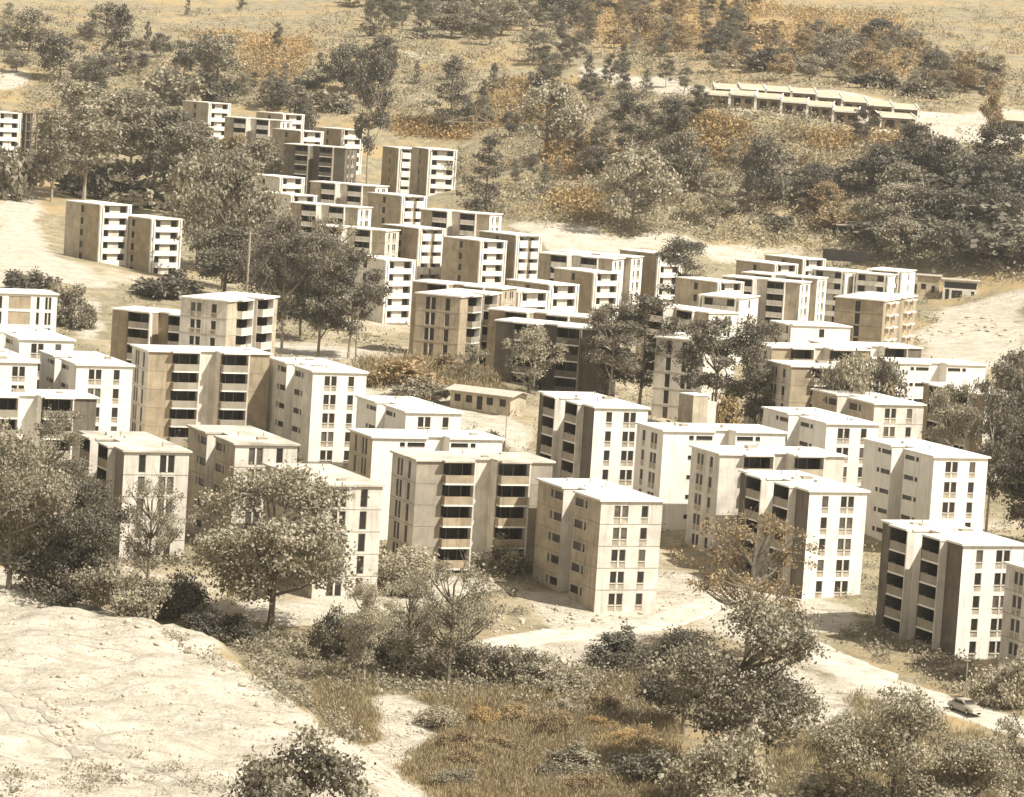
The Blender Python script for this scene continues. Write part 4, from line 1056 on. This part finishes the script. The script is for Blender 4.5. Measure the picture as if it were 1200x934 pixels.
for (x, y) in crest_px + [(c[0] + rr_.uniform(-14, 14), c[1] + rr_.uniform(4, 16)) for c in crest_px]:
    p = ground_at(x, y + 3); s = rr_.uniform(.35, 1.0)
    o = link('rock', rr_.choice(RM), None, (p[0], p[1], p[2] + s * .12), rr_.uniform(0, 6)); o.scale = (s * 1.3, s, s)
    tag(o, 'pale rock lying along the crumbling crest of the bare earth bank', 'rock', 'rocks along the bank crest')
for i in range(60):
    x, y = rr_.choice([(75, 860), (62, 840), (90, 850), (55, 830), (80, 865), (110, 830)]); x += rr_.uniform(-14, 14); y += rr_.uniform(-10, 10)
    p = ground_at(x, y); s = rr_.uniform(.2, .65)
    o = link('rock', rr_.choice(RM), None, (p[0], p[1], p[2] + s * .1), rr_.uniform(0, 6)); o.scale = (s * 1.3, s, s)
    tag(o, 'small loose stone in the heap beside the tracks on the bare bank', 'rock', 'stones beside the bank tracks')
for i in range(40):
    x, y = rr_.uniform(440, 580), rr_.uniform(672, 705); p = ground_at(x, y); s = rr_.uniform(.3, 1.1)
    ob = link('rock', rr_.choice(RM), None, (p[0], p[1], p[2] + s * .1), rr_.uniform(0, 6)); ob.scale = (s * 1.4, s, s * .8)
    tag(ob, 'rubble lump in the pale heap at the foot of the centre balcony block', 'rubble', 'rubble at the centre balcony block')
for i in range(30):
    x, y = rr_.uniform(1085, 1180), rr_.uniform(372, 395); p = ground_at(x, y); s = rr_.uniform(.5, 1.6)
    o = link('rock', rr_.choice(RM), None, (p[0], p[1], p[2] + s * .1), rr_.uniform(0, 6)); o.scale = (s * 1.5, s, s * .8)
    tag(o, 'rubble lump strewn over the bare field beside the brown ledged slab', 'rubble', 'rubble on the bare field')
tag(scatter('rust_brush', 4200, [(p, .09) for p in RUST[:7]] + [(RUST[10], .07), (RUST[11], .3)], 'brush_rust', 1.05, 22, 12, clump=.3), 'rust brown brush in patches on the far slope', 'brush')
tag(scatter('bank_tufts', 60, [(((0, 900), (60, 905), (180, 880), (300, 925), (200, 934), (0, 934)), .7), (((190, 735), (290, 790), (280, 800), (190, 745)), .3)], 'scrub_leaf', .9, 40, 15, avoid_bare=False, clump=.2), 'sparse weed tufts on the bare earth bank', 'weeds')
def gravel(name, n, polys, seed, label):
    g = np.random.default_rng(seed); c = []
    for poly in polys:
        xs = [q[0] for q in poly]; ys = [q[1] for q in poly]; m = 0
        while m < n // len(polys):
            x, y = g.uniform(min(xs), max(xs)), g.uniform(min(ys), max(ys))
            if inpoly(np.array([x]), np.array([y]), poly)[0] and vnoise(x / 16, y / 10, seed) > .5 * g.random() + .2: c.append(ground_at(x, y)); m += 1
    c = np.array(c); k = len(c); sz = g.exponential(.08, k).clip(.03, .4) * (c[:, 1] / 300)
    base = np.array([(1, 0, 0), (0, 1, 0), (-1, 0, 0), (0, -1, 0), (0, 0, .7), (0, 0, -.5)], float); tri = np.array([(0, 1, 4), (1, 2, 4), (2, 3, 4), (3, 0, 4), (1, 0, 5), (2, 1, 5), (3, 2, 5), (0, 3, 5)])
    v = base[None] * (sz[:, None, None] * g.uniform(.5, 1.3, (k, 6, 1))) ; an = g.uniform(0, 6.28, k); ca, sa = np.cos(an)[:, None], np.sin(an)[:, None]
    v = np.stack([v[..., 0] * ca - v[..., 1] * sa, v[..., 0] * sa + v[..., 1] * ca, v[..., 2]], -1) + c[:, None, :] + np.array((0, 0, .02))
    f = (tri[None] + 6 * np.arange(k)[:, None, None]).reshape(-1, 3)
    tag(link(name, np_mesh(name, v.reshape(-1, 3), f, ['rock'])), label, 'gravel', kind='stuff')
gravel('gravel', 3000, [((-5, 690), (150, 735), (300, 815), (380, 880), (380, 934), (-5, 934)), ((590, 705), (800, 690), (830, 735), (720, 770), (560, 770)), ((420, 820), (500, 830), (495, 934), (425, 934))], 31, 'loose stones and clods strewn over the bare earth')
for x, y, s, lab in ((443, 812, 1.3, 'round white boulder at the top of the sandy gully'), (757, 790, 2.2, 'pale boulder beside the dark flat bush'), (1105, 786, 0.8, 'white stone at the corner of the white balcony block'), (1085, 775, 0.7, 'white stone below the left balconies of the white balcony block')):
    p = ground_at(x, y); o = link('boulder', RM[1], None, (p[0], p[1], p[2] + s * .2)); o.scale = (s, s, s); tag(o, lab, 'boulder')

# ------------------------------------------------------------------ small buildings
def hut(name, px, py, wd, dp, hh, rz, label, cat, roof='gable', wall='pale_concrete', rmat='tile_roof', wins=(), doors=(), over=0.5, dz=0.0):
    p = ground_at(px, py); root = link(name, None, None, (p[0], p[1], p[2] + dz), rz); tag(root, label, cat)
    mb = MB(); zmax = hh
    Fr = lambda u, n, z: (u, -n, z)
    global WH; keep = WH; WH = hh
    holes = [(u, u + w_, z, z + h_, .2, wall) for u, w_, z, h_ in list(wins) + list(doors)]
    facade(mb, wd, Fr, wall, holes, z0=-2); WH = keep
    mb.quad([(wd, 0, -2), (wd, dp, -2), (wd, dp, hh), (wd, 0, hh)], wall); mb.quad([(0, dp, -2), (0, 0, -2), (0, 0, hh), (0, dp, hh)], wall); mb.quad([(wd, dp, -2), (0, dp, -2), (0, dp, hh), (wd, dp, hh)], wall)
    if roof == 'gable':
        for s in (0, wd): mb.quad([(s, 0, hh), (s, dp, hh), (s, dp / 2, hh + dp * .1)], wall)
    link('wall', mb.mesh('wall'), root)
    rb = MB(); o = over
    if roof == 'gable':
        z = hh - o * .2; zr_ = hh + dp * .1 + .02
        for y0, y1 in ((-o, dp / 2), (dp + o, dp / 2)):
            a = [(-o, y0, z), (wd + o, y0, z), (wd + o, y1, zr_), (-o, y1, zr_)]
            if y0 > y1: a = a[::-1]
            rb.quad(a, rmat); rb.quad([(x, y, zz - .12) for x, y, zz in reversed(a)], rmat)
            for i in range(4):
                b0, b1 = a[i], a[(i + 1) % 4]; rb.quad([(b0[0], b0[1], b0[2] - .12), (b1[0], b1[1], b1[2] - .12), b1, b0], rmat)
    else: rb.box(-o, wd + o, -o, dp + o, hh + .003, hh + .22, rmat)
    link('roof', rb.mesh('roof'), root)
    for u, w_, z, h_ in wins: link('window', m_pane(w_, h_), root, (u, 0, z))
    for u, w_, z, h_ in doors: link('door', m_pane(w_, h_), root, (u, 0, z))
    return root
hut('bungalow', 527, 476, 10.4, 4.6, 2.7, R(-30), 'low bungalow with a pale pitched roof in the open yard at the centre', 'bungalow', 'gable', 'beige_concrete', 'tin_roof',
    wins=((.7, 1.1, .9, 1.1), (2.7, 1.1, .9, 1.1), (6.3, 1.1, .9, 1.1), (8.5, 1.1, .9, 1.1)), doors=((4.6, 1.0, 0.05, 2.0),), over=.7)
hut('shed', 1104, 351, 8.6, 5.0, 5.0, R(-6), 'small dark fronted shed with a flat roof on the bare field', 'shed', 'flat', 'pale_concrete', 'tin_roof',
    wins=((0.3, 8.0, 3.0, 1.6), (0.6, 1.0, 0.1, 2.6), (2.2, 2.6, 0.5, 2.0), (7.0, .8, .1, 2.4)))
hut('hut', 1074, 344, 5.6, 5.0, 4.6, R(-8), 'small orange walled hut between the far blocks and the dark fronted shed', 'hut', 'flat', 'tile_roof', 'tin_roof', wins=((1.0, 1.2, 1.2, 1.4), (3.6, .9, .1, 2.1)))
def kiosk():
    p = ground_at(993, 276); root = link('kiosk', None, None, (p[0], p[1], p[2]), R(-4)); tag(root, 'little open kiosk with a pale roof at the edge of the scrubby slope', 'kiosk')
    a = MB(); a.box(-3.2, 3.2, -2.4, 2.4, 2.6, 2.9, 'tin_roof'); link('roof', a.mesh('roof'), root)
    b = MB(); b.box(-2.6, 2.6, 0.6, 2.0, -1, 2.6, 'dark_concrete'); link('wall', b.mesh('wall'), root)
    for x in (-2.8, 2.8):
        c = MB(); c.box(x - .12, x + .12, -2.2, -1.96, -1, 2.6, 'timber'); link('post', c.mesh('post'), root)
kiosk()
def screen():
    p = ground_at(963, 316); root = link('screen', None, None, (p[0], p[1], p[2]), R(-6)); tag(root, 'long black screen standing behind the far right blocks', 'screen')
    D = p[1]; z0 = at(985, 306, D)[2] - p[2]; z1 = at(985, 293, D)[2] - p[2]
    a = MB(); a.box(0, 11, 0, 2.2, z0, z1, 'tarp'); link('panel', a.mesh('panel'), root)
    for x in (.2, 5.4, 10.6):
        c = MB(); c.box(x, x + .2, .4, .6, -2, z0, 'timber'); link('post', c.mesh('post'), root)
screen()
def tower():
    p = at(816, 463, 470); g_ = float(height(p[0], p[1])); root = link('water_tank', None, None, (p[0], p[1], g_), math.pi / 2 - R(50)); tag(root, 'short square tank tower with a white lit side before the beige strip-window block', 'tank tower')
    h_ = p[2] - g_; a = MB(); a.box(-1.6, 1.2, -1.2, 1.6, -2, h_, 'beige_concrete'); link('shaft', a.mesh('shaft'), root)
    b = MB(); b.box(-1.7, 1.3, -1.3, 1.7, h_ + .002, h_ + .2, 'roof_cement'); link('roof', b.mesh('roof'), root)
    c = MB(); c.box(1.25, 3.2, -.8, 1.2, -2, h_ - .9, 'pale_concrete'); link('annex', c.mesh('annex'), root)
tower()
# terrace houses on the far slope: every house a thing
def terrace_parts(wd):
    def f():
        mb = MB(); hh = 3.4; Fr = lambda u, n, z: (u, -n, z)
        global WH; keep = WH; WH = hh
        holes = [(wd * .16, wd * .42, .3, 2.5, .3, 'tan_concrete'), (wd * .58, wd * .84, 1.0, 2.4, .3, 'tan_concrete')]
        facade(mb, wd, Fr, 'tan_concrete', holes, z0=-3); WH = keep
        mb.box(0, wd, .01, 7, -3, hh, 'tan_concrete', skip='ft')
        for u in (0, wd - .35): mb.box(u, u + .35, -1.3, -.003, -3, hh, 'white_paint')
        return mb.mesh('wall')
    def g():
        rb = MB(); a = [(0.0, -1.5, 3.45), (wd, -1.5, 3.45), (wd, 7.3, 4.7), (0.0, 7.3, 4.7)]
        rb.quad(a, 'tile_roof'); rb.quad([(x, y, z - .15) for x, y, z in reversed(a)], 'tile_roof')
        for u in (-.12, wd - .3): rb.quad([(u, -1.6, 3.7), (u + .42, -1.6, 3.7), (u + .42, 7.4, 4.95), (u, 7.4, 4.95)], 'white_paint'); rb.quad([(u, -1.6, 3.2), (u + .42, -1.6, 3.2), (u + .42, -1.6, 3.7), (u, -1.6, 3.7)], 'white_paint')
        rb.quad([(0, -1.6, 3.1), (wd, -1.6, 3.1), (wd, -1.6, 3.55), (0, -1.6, 3.55)], 'white_paint')
        return rb.mesh('roof')
    return part_mesh(('tw', wd), f), part_mesh(('tr', wd), g)
def terrace(px0, py0, px1, py1, n, label, grp):
    a, b_ = ground_at(px0, py0), ground_at(px1, py1); wd = round(math.hypot(b_[0] - a[0], b_[1] - a[1]) / n, 2); wm, rm = terrace_parts(wd)
    rz = math.atan2(b_[1] - a[1], b_[0] - a[0])
    for i in range(n):
        q = a[:2] + (b_[:2] - a[:2]) * i / n; c = a[:2] + (b_[:2] - a[:2]) * (i + .5) / n
        o = link('terrace_house', None, None, (q[0], q[1], float(height(*c)) + .2), rz); tag(o, label, 'terrace house', grp)
        link('wall', wm, o); link('roof', rm, o)
        for u, z, w_, h_ in ((wd * .16, .3, wd * .26, 2.2), (wd * .58, 1.0, wd * .26, 1.4)): link('window', m_pane(round(w_, 2), h_), o, (u, 0, z))
terrace(824, 127, 1006, 149, 6, 'low tan terrace house with white party walls in the front row on the far slope', 'front row of terrace houses')
terrace(1030, 150, 1072, 153, 1, 'detached low white ended house right of the front terrace row', 'detached terrace house')
terrace(836, 119, 1075, 143, 8, 'low terrace house in the rear row with only its pale roof showing', 'rear row of terrace houses')
terrace(1172, 153, 1235, 160, 2, 'low white house at the right edge of the far slope', 'right edge terrace houses')
hut('hillside_hut', 936, 48, 4.5, 4, 2.6, R(-4), 'tiny white roofed hut alone in the trees at the top of the far slope', 'hut', 'flat', 'white_paint', 'white_paint', wins=((1.0, 1.0, 1.0, 1.0),))

# ------------------------------------------------------------------ poles, mast, lamp post
def pole(px, py, htop, label, r=.16, m='timber', arms=(), name='utility_pole'):
    p = ground_at(px, py); s = F_PX / p[1]; h = (py - htop) / s; root = link(name, None, None, (p[0], p[1], p[2])); tag(root, label, 'pole')
    a = MB(); a.tube((0, 0, -1), (0, 0, h), r, r * .7, m, 8, True); link('shaft', a.mesh('shaft'), root)
    for z, w_ in arms:
        b = MB(); b.box(-w_, w_, -.07, .07, h - z - .07, h - z + .07, m); link('crossarm', b.mesh('crossarm'), root)
    return p, h
pole(285, 416, 270, 'tall pale pole standing behind the jagged shadow block', .28, 'bark_pale', ((.4, 1.0),))
pole(416, 428, 358, 'thin pole at the right of the tree clump behind the tall white block', .13, 'timber', ((.3, .7),))
pole(591, 534, 474, 'thin mast in the yard beside the bungalow', .08, 'bark_pale', (), 'mast')
pole(1130, 826, 772, 'thin lamp post beside the parked car', .07, 'grey_concrete', ((.05, .35),), 'lamp_post')
pole(851, 160, 128, 'thin pole left in front of the terrace houses', .12)
pole(939, 170, 138, 'thin pole in the middle in front of the terrace houses', .12)
def mast_boom():
    p = ground_at(553, 206); s = F_PX / p[1]; h = (206 - 138) / s; root = link('crane_mast', None, None, (p[0], p[1], p[2])); tag(root, 'slender mast with a long sloping boom on the slope above the cone shaped tree', 'crane mast')
    a = MB()
    for x in (-.5, .5):
        for y in (-.5, .5): a.tube((x, y, -1), (x, y, h), .09, .09, 'bark_pale', 5)
    z = 0
    while z < h - 1.2: a.tube((-.5, -.5, z), (.5, -.5, z + 1.2), .05, .05, 'bark_pale', 4); a.tube((.5, -.5, z), (-.5, -.5, z + 1.2), .05, .05, 'bark_pale', 4); z += 1.2
    link('tower', a.mesh('tower'), root)
    b = MB(); L = 36 / s; zt = h - 1.2
    b.tube((4.5, 0, zt), (-L, 0, zt - .6), .12, .12, 'bark_pale', 5); b.tube((0, 0, h + .6), (-L, 0, zt - .6), .09, .09, 'bark_pale', 5); b.tube((0, 0, h + .6), (4.5, 0, zt), .09, .09, 'bark_pale', 5)
    for t in np.linspace(.08, .92, 9): b.tube((-L * t, 0, zt - .6 * t), (-L * min(1, t + .05), 0, h + .6 - (h + .6 - zt + .6) * min(1, t + .05)), .05, .05, 'bark_pale', 4)
    link('boom', b.mesh('boom'), root)
mast_boom()
def wall_run(name, pxs, hh, label, mt='pale_concrete', th=.3, rough=False):
    c = [ground_at(*q) for q in pxs]; mb = MB()
    for a, b_ in zip(c[:-1], c[1:]):
        n = max(2, int(math.hypot(b_[0] - a[0], b_[1] - a[1]) / 3))
        for i in range(n):
            p = a + (b_ - a) * i / n; q = a + (b_ - a) * (i + 1) / n; d = np.array((q[0] - p[0], q[1] - p[1])); d /= np.linalg.norm(d); nn = np.array((-d[1], d[0])) * th / 2
            zp, zq = float(height(p[0], p[1])), float(height(q[0], q[1]))
            if rough: zp += float(fbm(p[0] / 3, p[1] / 3, 7)) * 1.6; zq += float(fbm(q[0] / 3, q[1] / 3, 7)) * 1.6
            A, B_, C, D = (p[0] - nn[0], p[1] - nn[1]), (q[0] - nn[0], q[1] - nn[1]), (q[0] + nn[0], q[1] + nn[1]), (p[0] + nn[0], p[1] + nn[1])
            mb.quad([(*A, zp - 1), (*B_, zq - 1), (*B_, zq + hh), (*A, zp + hh)], mt); mb.quad([(*C, zq - 1), (*D, zp - 1), (*D, zp + hh), (*C, zq + hh)], mt)
            mb.quad([(*A, zp + hh), (*B_, zq + hh), (*C, zq + hh), (*D, zp + hh)], mt)
            if i == 0: mb.quad([(*D, zp - 1), (*A, zp - 1), (*A, zp + hh), (*D, zp + hh)], mt)
            if i == n - 1: mb.quad([(*B_, zq - 1), (*C, zq - 1), (*C, zq + hh), (*B_, zq + hh)], mt)
    tag(link(name, mb.mesh(name)), label, 'wall')
for i in range(34):
    x, y = rr_.uniform(600, 800), rr_.uniform(716, 734); p = ground_at(x, y); s = rr_.uniform(.3, .9)
    ob = link('rock', rr_.choice(RM), None, (p[0], p[1], p[2] + s * .1), rr_.uniform(0, 6)); ob.scale = (s * 1.4, s, s * .8)
    tag(ob, 'rubble lump on the pale bank below the cream and tan block', 'rubble', 'rubble below the terrace block')
wall_run('long_wall', ((1078, 137), (1110, 139), (1140, 141), (1168, 143)), 1.6, 'long low white wall running right from the terrace rows', 'white_paint')
wall_run('garden_wall', ((226, 152), (250, 152), (278, 152)), 1.2, 'low white wall below the small white hillside block', 'white_paint')
wall_run('boundary_wall', ((292, 316), (330, 318), (372, 322)), 1.1, 'low pale wall seen through the trees above the beige balcony block', 'pale_concrete')

# ------------------------------------------------------------------ car
def car():
    p = ground_at(1131, 836); q = ground_at(1100, 824); rz = math.atan2(p[1] - q[1], p[0] - q[0])
    root = link('parked_car', None, None, (p[0], p[1], p[2] + .12), rz); tag(root, 'pale rounded sedan parked on the dirt road at the lower right', 'car')
    import bmesh
    L, W = 4.5, 1.68
    def loft(secs, mt, name, cap=True):
        mb = MB()
        for s0, s1 in zip(secs[:-1], secs[1:]):
            for i in range(len(s0) - 1): mb.quad([s0[i], s1[i], s1[i + 1], s0[i + 1]], mt)
        mb.quad(list(reversed(secs[0])), mt); mb.quad(secs[-1], mt)
        return link(name, mb.mesh(name), root)
    def sec(x, w_, zb, zt, ins):
        h = w_ / 2; return [(x, -h + .06, zb), (x, -h, zb + .15), (x, -h, zt - .16), (x, -h + ins, zt), (x, h - ins, zt), (x, h, zt - .16), (x, h, zb + .15), (x, h - .06, zb)]
    loft([sec(-2.2, 1.4, .42, .78, .2), sec(-2.1, 1.56, .3, .88, .16), sec(-1.2, W, .24, .95, .12), sec(.6, W, .24, .96, .12), sec(1.5, W - .04, .26, .90, .16), sec(2.08, 1.52, .32, .80, .2), sec(2.22, 1.36, .42, .68, .22)], 'car_paint', 'body')
    loft([sec(-1.55, 1.4, .93, 1.0, .1), sec(-1.0, 1.34, .93, 1.38, .16), sec(-.4, 1.34, .93, 1.44, .18), sec(.25, 1.34, .93, 1.40, .18), sec(.85, 1.38, .93, 1.0, .1)], 'car_paint', 'cabin')
    for s in (-1, 1):
        for x0, x1, a0, a1 in ((-1.12, -.42, -.98, -.42), (-.34, .62, -.34, .2)):
            mb = MB(); y0, y1 = s * .705, s * .665; r_ = [(x0, y0, .98), (x1, y0, .98), (a1, y1, 1.3), (a0, y1, 1.3)]
            mb.quad(r_ if s < 0 else r_[::-1], 'dark_glass'); link('side_window', mb.mesh('side_window'), root)
    for xs_, nm in (((.83, .3), 'windscreen'), ((-1.5, -1.04), 'rear_window')):
        mb = MB(); r_ = [(xs_[0] + (.03 if xs_[0] > 0 else -.03), -.58, 1.0), (xs_[0] + (.03 if xs_[0] > 0 else -.03), .58, 1.0), (xs_[1] + (.03 if xs_[0] > 0 else -.03), .5, 1.37), (xs_[1] + (.03 if xs_[0] > 0 else -.03), -.5, 1.37)]
        mb.quad(r_ if xs_[0] > 0 else r_[::-1], 'dark_glass'); link(nm, mb.mesh(nm), root)
    for x in (-1.32, 1.38):
        for s in (-1, 1):
            mb = MB(); mb.tube((x, s * .84, .31), (x, s * .64, .31), .31, .31, 'rubber', 16, True); mb.tube((x, s * .64, .31), (x, s * .845, .31), .31, .30, 'rubber', 16, True); wh = link('wheel', mb.mesh('wheel'), root)
            mb = MB(); mb.tube((x, s * .84, .31), (x, s * .862, .31), .17, .15, 'chrome', 12, True); link('hubcap', mb.mesh('hubcap'), wh)
    for x in (-2.27, 2.27):
        mb = MB(); mb.box(x - .06, x + .06, -.74, .74, .40, .54, 'chrome'); link('bumper', mb.mesh('bumper'), root)
    for s in (-.5, .5):
        mb = MB(); mb.tube((2.16, s, .66), (2.25, s, .66), .11, .1, 'chrome', 12, True); link('headlight', mb.mesh('headlight'), root)
        mb = MB(); mb.box(-2.24, -2.18, s - .1, s + .1, .62, .74, 'tile_roof'); link('tail_light', mb.mesh('tail_light'), root)
car()
